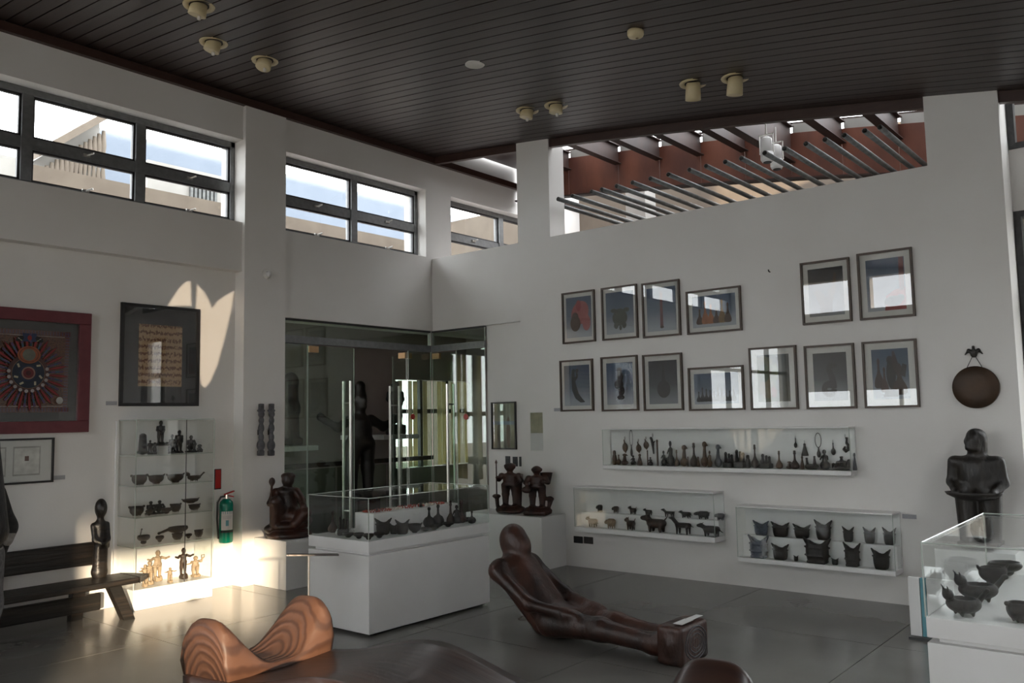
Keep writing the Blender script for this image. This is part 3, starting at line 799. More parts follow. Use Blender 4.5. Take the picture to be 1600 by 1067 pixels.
def island_case(label, x0, x1, y0, y1):
    root = tag(empty('display_case', ((x0 + x1) / 2, (y0 + y1) / 2, 0)), label, 'display case', 'island display cases')
    hx, hy = (x1 - x0) / 2, (y1 - y0) / 2
    MB().box(-hx + 0.05, hx - 0.05, -hy + 0.05, hy - 0.05, 0.0, 0.02).build('toe_base', M['black'], root)
    bevel(MB().box(-hx, hx, -hy, hy, 0.02, 0.592).build('plinth', M['white'], root), 0.003)
    MB().box(-hx + 0.04, hx - 0.04, -hy + 0.04, hy - 0.04, 0.592, 0.614).build('shadow_gap', M['white'], root)
    bevel(MB().box(-hx, hx, -hy, hy, 0.614, 0.70).build('deck', M['white'], root), 0.003)
    glass_box(root, -hx, hx, -hy, hy, 0.70, 1.02)
    return root
case_mid = island_case('white plinth display case with glass cover in front of the glass doors', 4.27, 5.637, 4.95, 5.68)
MB().box(4.575 - 4.9535, 5.55 - 4.9535, 5.24 - 5.315, 5.47 - 5.315, 0.70, 0.86).build('riser', M['white'], case_mid)
case_near = island_case('white plinth display case with glass cover at the right edge of the picture', 4.07, 5.38, 0.05, 1.038)
MB().box(-0.1, 0.45, -0.28, 0.05, 0.70, 0.80).build('riser', M['white'], case_near)

def wall_case(label, y0, y1, zb, zbase, zt, depth, riser=None, back=True):
    cy = (y0 + y1) / 2
    root = tag(empty('wall_case', (RW, cy, zb)), label, 'wall case', 'glass wall cases on the photograph wall')
    a, b = y0 - cy, y1 - cy
    bevel(MB().box(-depth, -0.001, a, b, 0, zbase - zb).build('shelf_base', M['white'], root), 0.003)
    MB().box(-0.012, -0.001, a, b, zbase - zb, zt - zb).build('back_panel', M['white'], root)
    MB().box(-depth, -0.001, a, b, zt - zb, zt - zb + 0.012).build('top_panel', M['white'], root)
    if riser: MB().box(-depth * 0.5, -0.012, a + 0.01, b - 0.01, zbase - zb, riser - zb).build('riser', M['white'], root)
    th = 0.006
    x0 = -depth + 0.005
    mid = (a + b) / 2
    MB().box(x0, x0 + th, a, b, zbase - zb, zt - zb).build('glass_front', M['glass'], root)
    for s in (a, b - th): MB().box(x0 + th, -0.012, s, s + th, zbase - zb, zt - zb).build('glass_end', M['glass'], root)
    for yy in (a, b): MB().cyl((x0, yy, zbase - zb), (x0, yy, zt - zb), 0.003, n=6).build('glass_edge', M['glass_edge'], root)
    MB().cyl((x0, a, zt - zb), (x0, b, zt - zb), 0.003, n=6).build('glass_edge', M['glass_edge'], root)
    return root
C1 = dict(y0=2.41, y1=4.92, zb=1.06, zbase=1.10, zt=1.465, depth=0.17)
C2 = dict(y0=3.665, y1=5.262, zb=0.408, zbase=0.457, zt=0.862, depth=0.225, riser=0.60)
C3 = dict(y0=2.085, y1=3.447, zb=0.262, zbase=0.302, zt=0.752, depth=0.22, riser=0.49)
wall_case('long shallow glass wall case of small carved bottles under the photographs', **C1)
wall_case('glass wall case holding two rows of carved animals above the black outlets', **C2)
wall_case('glass wall case holding two rows of dark saddle-topped cups', **C3)

# tall shelf cabinet on the left wall
CX0, CX1, CYF, CYB = 3.665, 4.42, 7.33, 7.668
cab = tag(empty('shelf_cabinet', ((CX0 + CX1) / 2, CYB, 0)), 'tall glass cabinet with four glass shelves and white base by the fire extinguisher', 'cabinet')
ccx = (CX0 + CX1) / 2
ca, cb2 = CX0 - ccx, CX1 - ccx
def shz(px_, py_): return at_y(px_, py_, CYF).z
SZ = [shz(216, 712), shz(216, 760), shz(213, 809.5), shz(212, 856)]
BZ = shz(214, 922); TZ = shz(215, 657)
bevel(MB().box(ca, cb2, CYF - CYB, -0.001, 0, BZ).build('base', M['white'], cab), 0.004)
MB().box(ca - 0.01, cb2 + 0.01, -0.013, -0.001, BZ, TZ).build('back_panel', M['white'], cab)
MB().box(ca - 0.03, ca - 0.01, -0.03, -0.001, 0.25, TZ).build('side_batten', M['white'], cab)
MB().box(ca, cb2, CYF - CYB, -0.001, TZ, TZ + 0.01).build('top_panel', M['glass_edge'], cab)
for z in SZ:
    s = MB().box(ca + 0.008, cb2 - 0.008, CYF - CYB + 0.012, -0.014, z - 0.008, z).build('glass_shelf', M['glass'], cab)
    e = MB(); e.cyl((ca + 0.008, CYF - CYB + 0.012, z - 0.004), (cb2 - 0.008, CYF - CYB + 0.012, z - 0.004), 0.0045, n=6)
    e.cyl((ca + 0.008, CYF - CYB + 0.012, z - 0.004), (ca + 0.008, -0.014, z - 0.004), 0.004, n=6)
    e.build('shelf_edge', M['glass_edge'], s)
for n2, args in (('glass_side', (ca, ca + 0.006, CYF - CYB + 0.006, -0.013)), ('glass_side', (cb2 - 0.006, cb2, CYF - CYB + 0.006, -0.013)),
                 ('glass_door', (ca, ca + 0.47, CYF - CYB, CYF - CYB + 0.006)), ('glass_door', (ca + 0.474, cb2, CYF - CYB, CYF - CYB + 0.006))):
    MB().box(*args, BZ, TZ).build(n2, M['glass'], cab)
for (xx, yy) in ((ca, CYF - CYB), (cb2, CYF - CYB)): MB().cyl((xx, yy, BZ), (xx, yy, TZ), 0.004, n=6).build('glass_edge', M['glass_edge'], cab)
MB().cyl((ca + 0.472, CYF - CYB, BZ), (ca + 0.472, CYF - CYB, TZ), 0.004, n=6).build('door_seam', M['alu_dark'], cab)

# pedestals
def pedestal(label, x0, x1, y0, y1, h):
    o = MB().box(-(x1 - x0) / 2, (x1 - x0) / 2, -(y1 - y0) / 2, (y1 - y0) / 2, 0, h).build('pedestal', M['white'], None, False, ((x0 + x1) / 2, (y0 + y1) / 2, 0))
    bevel(o, 0.003); return tag(o, label, 'pedestal', 'white pedestals')
pedestal('low white pedestal against the pillar under the crouching carving', 4.975, 5.50, 6.965, 7.50, 0.464)
pedestal('low white pedestal under the two brown standing statues', 7.15, 7.578, 5.54, 6.62, 0.553)
pedestal('white pedestal under the large black statue behind the right display case', 7.10, 7.56, 1.18, 1.72, 0.55)
# ------------------------------------------------------------------ framed photographs on the right wall
COLS = {}
def colour(c, rough=0.6):
    k = tuple(round(x, 3) for x in c)
    if k not in COLS:
        COLS[k] = mat('ink_%d' % len(COLS), c, rough, col2=tuple(min(1, x * 1.35 + 0.004) for x in c), scale=14)
    return COLS[k]
def ell(cx, cy, rx, ry, n=22, rot=0.0):
    p = []
    for i in range(n):
        t = 2 * math.pi * i / n; x = rx * math.cos(t); y = ry * math.sin(t)
        p.append((cx + x * math.cos(rot) - y * math.sin(rot), cy + x * math.sin(rot) + y * math.cos(rot)))
    return p
def bottle2(cx, y0, w, h):
    pr = [(0.30, 0), (0.48, .06), (0.5, .18), (0.38, .34), (0.2, .48), (0.13, .62), (0.10, .8), (0.15, .86), (0.15, .93), (0.05, 1)]
    return [(cx + r * w, y0 + t * h) for r, t in pr] + [(cx - r * w, y0 + t * h) for r, t in reversed(pr)]
def stroke(pts, wds):
    L = []; Rr = []
    for i, (x, y) in enumerate(pts):
        a = pts[max(i - 1, 0)]; b = pts[min(i + 1, len(pts) - 1)]
        dx, dy = b[0] - a[0], b[1] - a[1]; l = math.hypot(dx, dy) or 1
        w = wds[i] if isinstance(wds, (list, tuple)) else wds
        L.append((x - dy / l * w, y + dx / l * w)); Rr.append((x + dy / l * w, y - dx / l * w))
    return L, Rr
def strokes(pts, wds, col):
    L, Rr = stroke(pts, wds)
    return [([L[i], L[i + 1], Rr[i + 1], Rr[i]], col) for i in range(len(pts) - 1)]
def plate(name, polys, parent, y, flip=1, mats=None):
    """flat printed motif: polygons in the frame's own plane (u right, v up), 0.4 mm proud of the print"""
    cols = []; mb_ = MB()
    for i, (pts, c) in enumerate(polys):
        if c not in cols: cols.append(c)
        d = y - 0.00012 * i
        mb_.add([(u, d, v) for u, v in pts], [tuple(range(len(pts)))], cols.index(c))
    return mb_.build(name, [colour(c) for c in cols], parent)
GR_BLUE = gradient_mat('blue_grey_backdrop', (0.055, 0.085, 0.14), (0.13, 0.16, 0.21), (0.36, 0.38, 0.42))
GR_DARK = gradient_mat('dark_grey_backdrop', (0.018, 0.020, 0.026), (0.05, 0.055, 0.065), (0.20, 0.21, 0.23))
GR_GREEN = gradient_mat('olive_reflection_backdrop', (0.02, 0.024, 0.018), (0.05, 0.05, 0.03), (0.08, 0.07, 0.04))
DK = (0.012, 0.011, 0.012); BR = (0.05, 0.026, 0.014); RD = (0.22, 0.03, 0.028); PK = (0.26, 0.07, 0.07); OR = (0.24, 0.085, 0.03); GN = (0.05, 0.055, 0.042)
def picture(px, label, motif, grad=GR_BLUE, border=(0.085, 0.075), fm='frame_brown', wall='x', pl=RW, fw=0.018, name='framed_photograph', group='framed photographs', cat='picture', pdepth=0.028, glass='pic_glass', mat_m='matboard', landscape=False, print_m=None):
    f = (lambda q: at_x(q[0], q[1], pl)) if wall == 'x' else (lambda q: at_y(q[0], q[1], pl))
    c = [f(q) for q in px]                    # tl, tr, br, bl
    ctr = sum(c, Vector()) / 4
    w = ((c[1] - c[0]).length + (c[2] - c[3]).length) / 2
    h = ((c[3] - c[0]).length + (c[2] - c[1]).length) / 2
    # the frames do not hang quite plumb
    tilt = 0.0
    if wall == 'x':
        dv = (c[1] + c[2] - c[0] - c[3]); tilt = math.atan2(dv.z, -dv.y)
        root = empty(name, ctr); root.rotation_euler = (0, 0, -math.pi / 2)
    else:
        root = empty(name, ctr)
    tag(root, label, cat, group)
    if abs(tilt) < 0.05 and wall == 'x': root.rotation_euler = Matrix.Rotation(-math.pi / 2, 3, 'Z').to_4x4().to_euler()
    a, b = w / 2, h / 2
    t = pdepth
    fr = MB()
    for x0, x1, z0, z1 in ((-a, a, b - fw, b), (-a, a, -b, -b + fw), (-a, -a + fw, -b + fw, b - fw), (a - fw, a, -b + fw, b - fw)):
        fr.box(x0, x1, -t, -0.001, z0, z1)
    fr.build('frame', M[fm], root)
    MB().box(-a + fw, a - fw, -0.008, -0.002, -b + fw, b - fw).build('mat_board', M[mat_m], root)
    bx_, bz_ = border
    pw, ph = a - fw - bx_, b - fw - bz_
    pr = MB().box(-pw, pw, -0.0095, -0.008, -ph, ph).build('print', print_m or grad, root)
    if motif:
        polys = []
        for pts, col in motif: polys.append(([((u - 0.5) * 2 * pw, (v - 0.5) * 2 * ph) for u, v in pts], col))
        plate('print_motif', polys, pr, -0.0098)
    if glass: MB().box(-a + fw, a - fw, -0.021, -0.018, -b + fw, b - fw).build('glass_pane', M[glass], root)
    return root, pw, ph
def z3(x, y): return (860 + x * .28125, 370 + y * .28125)
def z4(x, y): return (1160 + x * .28125, 370 + y * .28125)
m1 = [(ell(.55, .60, .36, .28, rot=.4), PK), (ell(.8, .35, .16, .2), PK), (ell(.5, .78, .1, .14), RD), (ell(.36, .35, .2, .2), BR), (ell(.36, .5, .13, .12), BR)]
m2 = [(ell(.5, .38, .27, .19), GN), (ell(.5, .52, .16, .08), GN), (ell(.28, .56, .11, .05), GN), (ell(.74, .56, .11, .05), GN), (ell(.36, .2, .08, .08), GN), (ell(.65, .2, .08, .08), GN), (ell(.52, .14, .05, .06), GN)]
m3 = [([(.45, .08), (.56, .08), (.54, .9), (.47, .9)], (0.13, 0.05, 0.05)), (ell(.51, .09, .065, .03), BR)]
m4 = [(bottle2(.17 + .13 * i, .1, .17, .62 + .12 * ((i * 5) % 3 - 1)), c) for i, c in enumerate((BR, OR, OR, BR, (0.16, 0.09, 0.03), BR))]
m5 = strokes([(.36, .86), (.36, .62), (.40, .42), (.5, .24), (.66, .13), (.80, .09)], [.06, .07, .10, .09, .06, .01], DK) + strokes([(.40, .62), (.52, .72), (.5, .86)], [.04, .04, .04], DK) + [(ell(.38, .86, .07, .05), DK), (ell(.52, .87, .06, .045), DK)]
m6 = [(ell(.5, .82, .1, .07), DK), (ell(.52, .66, .12, .12), DK), (ell(.47, .48, .17, .13), DK), (ell(.56, .33, .12, .12), DK), (ell(.53, .17, .14, .06), DK)] + strokes([(.5, .84), (.48, .5), (.55, .15)], .07, DK)
m7 = [(ell(.52, .34, .23, .20, 30), DK), ([(.46, .5), (.6, .5), (.54, .95), (.49, .95)], DK)]
m8 = [(bottle2(.10 + .088 * i, .08, .11, .34 + .13 * ((i * 7) % 4) / 3), DK) for i in range(10)]
m9 = strokes([(.2, .55), (.32, .42), (.46, .24), (.48, .12)], [.07, .1, .14, .17], BR) + strokes([(.78, .88), (.72, .55), (.58, .3), (.5, .12)], [.03, .06, .1, .17], BR) + [(ell(.47, .09, .18, .04), BR), (ell(.66, .5, .12, .07), BR), (ell(.3, .45, .11, .08), BR)]
m10 = [([(.45, 0), (1, 0), (1, .42), (.72, .38), (.5, .28)], RD), (ell(.68, .17, .23, .1), DK), (ell(.86, .22, .1, .07), DK), ([(.84, .36), (.98, .36), (.98, 1), (.86, 1)], (0.10, 0.016, 0.016))]
m11 = [([(0, 0), (.62, 0), (.56, .4), (.48, .9), (.2, 1), (0, .95)], (0.10, 0.095, 0.04)), (ell(.3, .28, .26, .2), (0.14, 0.10, 0.035)), (ell(.55, .62, .1, .2), (0.11, 0.12, 0.055)), (ell(.22, .62, .15, .2), (0.06, 0.08, 0.03)), (ell(.5, .2, .09, .12), (0.20, 0.06, 0.05))]  # olive and yellow glass reflections painted into this motif
_rg = [(.46 + .155 * math.cos(t), .24 + .10 * math.sin(t)) for t in [2 * math.pi * i / 20 for i in range(21)]]
m12 = strokes(_rg, [.075] * 21, DK) + strokes([(.62, .26), (.58, .42), (.5, .6), (.52, .78)], [.075, .09, .08, .06], DK) + [(ell(.62, .73, .1, .05), DK), (ell(.45, .66, .06, .08), DK)]
m13 = [(bottle2(.18, .22, .26, .6), (0.035, 0.018, 0.014)), (bottle2(.33, .14, .22, .5), (0.045, 0.02, 0.014)), (ell(.52, .5, .13, .3), DK), (ell(.5, .78, .09, .08), DK), (bottle2(.74, .08, .42, .62), (0.04, 0.022, 0.016)), ([(.28, .05), (.7, .05), (.62, .2), (.36, .2)], DK)] + strokes([(.6, .95), (.64, .7), (.76, .5)], [.03, .08, .1], (0.03, 0.02, 0.018)) + strokes([(.9, .68), (.82, .45)], [.06, .08], DK)
PIX = [
    ((z3(68,315), z3(248,293), z3(255,580), z3(75,597)), 'framed photograph of a red and pink hand gripping a dark pouch', m1, GR_BLUE, (.032, .042)),
    ((z3(288,285), z3(485,263), z3(490,562), z3(293,577)), 'framed photograph of a grey-green eared pot on small feet', m2, GR_BLUE, (.032, .042)),
    ((z3(513,260), z3(720,236), z3(728,548), z3(518,563)), 'framed photograph of a single upright red-brown stick', m3, GR_BLUE, (.032, .042)),
    ((z3(758,305), z3(1060,273), z3(1068,523), z3(765,542)), 'wide framed photograph of six brown and orange bottles in a row', m4, GR_BLUE, (.042, .042)),
    ((z3(55,690), z3(237,676), z3(247,965), z3(65,972)), 'framed photograph of a curved dark horn with a carved top', m5, GR_BLUE, (.032, .042)),
    ((z3(284,670), z3(487,656), z3(495,965), z3(292,970)), 'framed photograph of a slender dark knobbed figure on blue ground', m6, GR_BLUE, (.045, .05)),
    ((z3(516,657), z3(735,643), z3(743,963), z3(525,968)), 'framed photograph of a dark round-bowled spoon on grey ground', m7, GR_DARK, (.045, .05)),
    ((z3(769,730), z3(1075,711), z3(1083,960), z3(776,968)), 'wide framed photograph of many small black bottles in a row', m8, GR_BLUE, (.04, .045)),
    ((z4(323,148), z4(597,114), z4(612,468), z4(341,493)), 'framed photograph of a forked brown horn on dark ground', m9, GR_DARK, (.045, .05)),
    ((z4(637,98), z4(942,57), z4(965,440), z4(658,466)), 'framed photograph of a red hand and post, mostly covered by a window reflection', m10, GR_BLUE, (.05, .05)),
    ((z4(38,620), z4(300,601), z4(316,957), z4(54,962)), 'dark framed photograph with olive and yellow reflections painted into the print', m11, GR_GREEN, (.055, .055)),
    ((z4(347,605), z4(625,592), z4(637,954), z4(360,956)), 'framed photograph of a dark coiled hook on dark ground', m12, GR_DARK, (.055, .055)),
    ((z4(666,583), z4(970,567), z4(988,947), z4(684,951)), 'framed photograph of a cluster of dark pointed bottles', m13, GR_BLUE, (.055, .055)),
]
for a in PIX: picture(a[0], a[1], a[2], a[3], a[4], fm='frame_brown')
# small black framed picture and the pinned map by the glass corner
picture(((769, 628), (807, 628), (808, 702), (770, 702)), 'black framed reflective picture above the brown statues beside the glass corner',
        [(ell(.3, .3, .12, .3), (0.12, 0.10, 0.08)), (ell(.7, .35, .1, .35), (0.14, 0.10, 0.07)), ([(0, .52), (1, .52), (1, .6), (0, .6)], (0.16, 0.2, 0.24))],
        gradient_mat('greenish_picture_ground', (0.20, 0.21, 0.15), (0.30, 0.30, 0.24), (0.16, 0.15, 0.12)), (0.004, 0.004), fm='frame_black', pl=RW + 0.048, group='small wall notices', fw=0.014, mat_m='black', cat='picture', name='framed_picture')
p0 = at_x(829, 645, RW); p1 = at_x(849, 702, RW)
root = tag(empty('pinned_map', ((p0.x), (p0.y + p1.y) / 2, p0.z - 0.2), -math.pi / 2), 'aged map sheet in a clear holder beside the two brown statues', 'map')
w_ = abs(p0.y - p1.y)
MB().box(-w_ / 2, w_ / 2, -0.004, -0.001, -0.03, 0.2).build('map_sheet', M['oldpaper'], root)
MB().box(-w_ / 2, w_ / 2, -0.004, -0.001, -0.22, -0.032).build('caption_sheet', M['paper'], root)
MB().box(-w_ / 2 - 0.006, w_ / 2 + 0.006, -0.008, -0.006, -0.23, 0.205).build('clear_cover', M['pic_glass'], root)
for i, (x, y, lab) in enumerate(((794, 720, 'grey switch plate behind the spear of the left brown statue'), (805.5, 721, 'square grey switch plate between the two brown statues'), (813.5, 721, 'narrow dark switch strip between the two brown statues'))):
    p = at_x(x, y, RW + 0.05 if x < 810 else RW)
    o = empty('switch_plate', p, -math.pi / 2); tag(o, lab, 'switch', 'switches beside the glass corner')
    ww = 0.035 if i < 2 else 0.014
    bevel(MB().box(-ww, ww, -0.012, -0.001, -0.055, 0.055).build('cover_plate', M['alu_dark'], o), 0.003)
    MB().box(-ww * 0.5, ww * 0.5, -0.017, -0.012, -0.025, 0.025).build('rocker', M['black'], o)
for x, y, lab in ((904, 843, 'black wall outlet nearer the low pedestal'), (920, 844, 'black wall outlet right of its twin under the animal case')):
    o = empty('wall_outlet', at_x(x, y, RW), -math.pi / 2); tag(o, lab, 'outlet', 'black outlets under the animal case')
    bevel(MB().box(-0.058, 0.058, -0.012, -0.001, -0.036, 0.036).build('cover_plate', M['black'], o), 0.003)
    MB().box(-0.03, 0.03, -0.014, -0.012, -0.012, 0.012).build('socket_face', M['rubber'], o)
for x, y, w, lab in ((871, 640, .09, 'small grey caption card left of the curved horn photograph'), (1421, 807, .11, 'small grey caption card right of the saddle-topped cups case')):
    o = MB().box(-w / 2, w / 2, -0.004, -0.001, -0.018, 0.018).build('caption_card', M['greypaper'], None, False, at_x(x, y, RW)); o.rotation_euler = (0, 0, -math.pi / 2)
    tag(o, lab, 'caption card', 'caption cards')
o = MB().cyl((0, 0, 0), (-0.03, 0, 0.004), 0.006, n=8).cyl((-0.03, 0, 0.004), (-0.034, 0, 0.02), 0.006, n=8).build('wall_hook', M['black'], None, False, at_x(1203, 425, RW)); tag(o, 'bare black hook on the wall between the upper photographs', 'hook')

# ------------------------------------------------------------------ pictures on the left wall
LW = 7.67
# embroidered textile in a red frame
c0 = at_y(140, 491, LW); cb_ = at_y(135, 675, LW); ctr = at_y(40, 580, LW)
hw = (c0.x + cb_.x) / 2 - ctr.x; hh = (c0.z - cb_.z) / 2; ctr.z = (c0.z + cb_.z) / 2
tx = tag(empty('framed_textile', ctr), 'embroidered sunburst textile in a broad dark red frame', 'textile')
fwx = 0.10
fr = MB()
for x0, x1, z0, z1 in ((-hw, hw, hh - fwx, hh), (-hw, hw, -hh, -hh + fwx), (-hw, -hw + fwx, -hh + fwx, hh - fwx), (hw - fwx, hw, -hh + fwx, hh - fwx)): fr.box(x0, x1, -0.05, -0.001, z0, z1)
bevel(fr.build('frame', M['frame_red'], tx), 0.004)
MB().box(-hw + fwx, hw - fwx, -0.012, -0.002, -hh + fwx, hh - fwx).build('black_mount', M['frame_black'], tx)
iw, ih = hw - fwx - 0.075, hh - fwx - 0.075
cl = MB().box(-iw, iw, -0.016, -0.012, -ih, ih).build('cloth', mat('maroon_cloth', (0.060, 0.018, 0.010), 0.9, col2=(0.14, 0.05, 0.018), scale=70, detail=2), tx)
S = ih
polys = []
MR = (0.075, 0.018, 0.018); BL = (0.014, 0.024, 0.060); NV = (0.008, 0.014, 0.026); RE = (0.17, 0.014, 0.012); PU = (0.060, 0.032, 0.075); CRM = (0.24, 0.21, 0.20); TQ = (0.022, 0.055, 0.080); OG = (0.20, 0.055, 0.02); BKK = (0.008, 0.008, 0.008); OLV = (0.10, 0.105, 0.085)
bw_ = 0.05
for a in range(56):
    t = -1 + 2 * (a + .5) / 56
    for s_ in (-1, 1):
        polys.append(([(iw * (t - .012), s_ * (S - .005)), (iw * (t + .012), s_ * (S - .005)), (iw * (t + .012), s_ * (S - .04)), (iw * (t - .012), s_ * (S - .04))], MR if a % 2 else PU))
        polys.append(([(s_ * (iw - .005), S * (t - .012)), (s_ * (iw - .005), S * (t + .012)), (s_ * (iw - .04), S * (t + .012)), (s_ * (iw - .04), S * (t - .012))], MR if a % 2 else PU))
for s_ in (-1, 1): polys.append(([(-iw + .05, s_ * (S - .048)), (iw - .05, s_ * (S - .048)), (iw - .05, s_ * (S - .053)), (-iw + .05, s_ * (S - .053))], CRM))
OC = -0.02
def polar(r, a): return (r * math.sin(a), OC + r * math.cos(a))
NP = 44
for i in range(NP):
    a = 2 * math.pi * (i + .5) / NP
    red = i % 2
    r0, r1 = (.46 * S, .93 * S) if red else (.44 * S, .82 * S)
    wd = .050 if red else .040
    if not red:
        for k in range(4):
            ra, rb = r0 + (r1 - r0) * k / 4, r0 + (r1 - r0) * (k + 1) / 4
            polys.append(([polar(ra, a - wd), polar(rb, a - wd * .8), polar(rb, a + wd * .8), polar(ra, a + wd)], (BL, PU, TQ, PU)[k]))
    else:
        polys.append(([polar(r0, a - .02), polar(r0 + (r1 - r0) * .35, a - wd * 1.15), polar(r0 + (r1 - r0) * .7, a - wd * 1.0), polar(r1 * 1.02, a), polar(r0 + (r1 - r0) * .7, a + wd * 1.0), polar(r0 + (r1 - r0) * .35, a + wd * 1.15), polar(r0, a + .02)], BKK))
        polys.append(([polar(r0, a - .012), polar(r0 + (r1 - r0) * .35, a - wd * .85), polar(r0 + (r1 - r0) * .7, a - wd * .75), polar(r1, a), polar(r0 + (r1 - r0) * .7, a + wd * .75), polar(r0 + (r1 - r0) * .35, a + wd * .85), polar(r0, a + .012)], RE))
polys.append((ell(0, OC, .46 * S, .46 * S, 40), (0.05, 0.02, 0.016)))
for i in range(24):
    a = math.pi * (.42 + 1.16 * i / 23); q = polar(.435 * S, a)
    if i % 2 == 0: polys.append((ell(q[0], q[1], .042 * S, .042 * S, 14), CRM))
for r, c in ((.375, (0.16, 0.10, 0.05)), (.365, NV), (.19, BL), (.175, NV), (.155, (0.17, 0.1, 0.08)), (.12, (0.10, 0.012, 0.012)), (.06, (0.045, 0.008, 0.008))): polys.append((ell(0, OC, r * S, r * S, 36), c))
for a in (.9, 1.9, 2.6, 3.7, 4.4, 5.4): 
    q0 = polar(.25 * S, a - .12); q1 = polar(.33 * S, a + .05); polys += strokes([q0, q1], .008, (0.28, 0.25, 0.17))
zc_ = OC + .44 * S
for rx, ry, c in ((.26, .21, OG), (.22, .18, (0.09, 0.03, 0.015)), (.20, .165, OG), (.145, .145, OLV)): polys.append((ell(0, zc_, rx * S, ry * S, 30), c))
for dx in (-.1, -.04, .04, .1): polys.append(([(dx * S - .02, S * .70), (dx * S + .02, S * .70), (dx * S + .02, S * .90), (dx * S - .02, S * .90)], (BL, PU, PU, BL)[int((dx + .1) * 15) % 4]))
polys.append((ell(0, S * .79, .05 * S, .06 * S), RE))
for s_ in (-1, 1):
    polys.append((ell(s_ * .22 * S, S * .76, .1 * S, .06 * S, rot=-s_ * .5), BKK)); polys.append((ell(s_ * .24 * S, S * .77, .03 * S, .01 * S, rot=s_ * .5), CRM)); polys.append((ell(s_ * .19 * S, S * .73, .03 * S, .01 * S, rot=s_ * .5), (0.2, 0.2, 0.08)))
polys.append((ell(iw - .085, -S + .10, .028, .03), (0.30, 0.30, 0.28)))
plate('embroidery', polys, cl, -0.0163)
MB().box(-hw + fwx, hw - fwx, -0.040, -0.037, -hh + fwx, hh - fwx).build('glass_pane', M['pic_glass'], tx)
# manuscript leaf
picture(((188, 473), (311, 483), (308, 635), (185, 634)), 'brown parchment with rows of script in a wide black frame', None, fm='frame_black', wall='y', pl=LW, border=(0.145, 0.155), fw=0.03, name='framed_manuscript', group=None, cat='picture', mat_m='frame_black', print_m=M['script'])
# pair of small sheets in a thin black frame
l_ = at_y(84, 685, LW)
lef = -60
picture(((lef, 686), (84, 685), (81, 754), (lef, 761)), 'thin black frame with two small pale sheets, behind the person', 
        [(([(.13, .14), (.46, .14), (.46, .86), (.13, .86)]), (0.30, 0.29, 0.27)), (([(.145, .18), (.445, .18), (.445, .82), (.145, .82)]), (0.52, 0.51, 0.48)), (([(.54, .14), (.87, .14), (.87, .86), (.54, .86)]), (0.30, 0.29, 0.27)), (([(.555, .18), (.855, .18), (.855, .82), (.555, .82)]), (0.52, 0.51, 0.48)), (([(.68, .5), (.73, .5), (.73, .62), (.68, .62)]), (0.09, 0.04, 0.03)), (([(.27, .5), (.32, .5), (.32, .62), (.27, .62)]), (0.09, 0.04, 0.03))],
        fm='frame_black', wall='y', pl=LW, border=(0.004, 0.004), fw=0.016, name='framed_sheets', group=None, print_m=M['matboard'])
for x, y, lab in ((174, 630, 'small grey caption card left of the framed manuscript'), (92, 746, 'small grey caption card right of the thin black frame')):
    o = MB().box(-0.05, 0.05, -0.004, -0.001, -0.018, 0.018).build('caption_card', M['greypaper'], None, False, at_y(x, y, LW)); tag(o, lab, 'caption card', 'caption cards')

# fire extinguisher and its sign
p = at_y(345.5, 847, LW); xs_ = p.x; z0 = p.z
ex = tag(empty('fire_extinguisher', (xs_, LW - 0.085, z0)), 'green fire extinguisher with white label hung beside the glass cabinet', 'fire extinguisher')
MB().lathe([(0.03, 0), (0.062, 0.006), (0.066, 0.02), (0.066, 0.37), (0.06, 0.40), (0.035, 0.425), (0.02, 0.43)], (0, 0, 0), 28).build('cylinder', M['green'], ex, True)
lb = MB(); nn = 14
for i in range(nn): pass
vv = []; ff = []
for i in range(nn + 1):
    a = math.radians(-165 + 110 * i / nn)
    for z in (0.13, 0.31): vv.append((0.0668 * math.cos(a), 0.0668 * math.sin(a), z))
for i in range(nn): ff.append((2 * i, 2 * i + 2, 2 * i + 3, 2 * i + 1))
lbl = MB().add(vv, ff).build('label', M['paper'], ex, True)
def arc_patch(a0, a1, z0_, z1_, r, m_, nm, par):
    vv = []; ff = []; k = 6
    for i in range(k + 1):
        a = math.radians(a0 + (a1 - a0) * i / k)
        for z in (z0_, z1_): vv.append((r * math.cos(a), r * math.sin(a), z))
    for i in range(k): ff.append((2 * i, 2 * i + 2, 2 * i + 3, 2 * i + 1))
    return MB().add(vv, ff).build(nm, m_, par, True)
arc_patch(-165, -55, 0.285, 0.31, 0.0671, M['teal'], 'label_heading', lbl)
arc_patch(-125, -100, 0.17, 0.225, 0.0671, M['teal'], 'label_mark', lbl)
for k in range(3): arc_patch(-150, -75, 0.262 - k * 0.012, 0.266 - k * 0.012, 0.0671, M['greypaper'], 'label_line', lbl)
arc_patch(-170, -50, 0.105, 0.125, 0.0669, M['rubber'], 'strap', ex)
MB().cyl((0, 0, 0.42), (0, 0, 0.47), 0.018, n=12).build('valve', M['steel'], ex)
hd = MB(); hd.cbox((0.03, 0, 0.485), (0.055, 0.010, 0.006), Matrix.Rotation(-0.25, 3, 'Y')); hd.cbox((0.03, 0, 0.455), (0.05, 0.010, 0.005), Matrix.Rotation(0.25, 3, 'Y'))
hd.build('lever_handle', M['red'], ex)
MB().tube([(-0.015, 0, 0.455), (-0.06, 0, 0.45), (-0.095, 0, 0.40), (-0.10, 0, 0.25), (-0.085, 0, 0.10), (-0.08, 0, 0.05)], 0.010, 8).build('hose', M['rubber'], ex, True)
MB().box(-0.03, 0.03, 0.06, 0.084, 0.2, 0.24).build('wall_bracket', M['steel'], ex)
p0 = at_y(334.5, 733, LW); p1 = at_y(345, 764, LW)
sg = tag(empty('fire_sign', ((p0.x + p1.x) / 2, LW, (p0.z + p1.z) / 2)), 'narrow red sign with dark border above the extinguisher', 'sign')
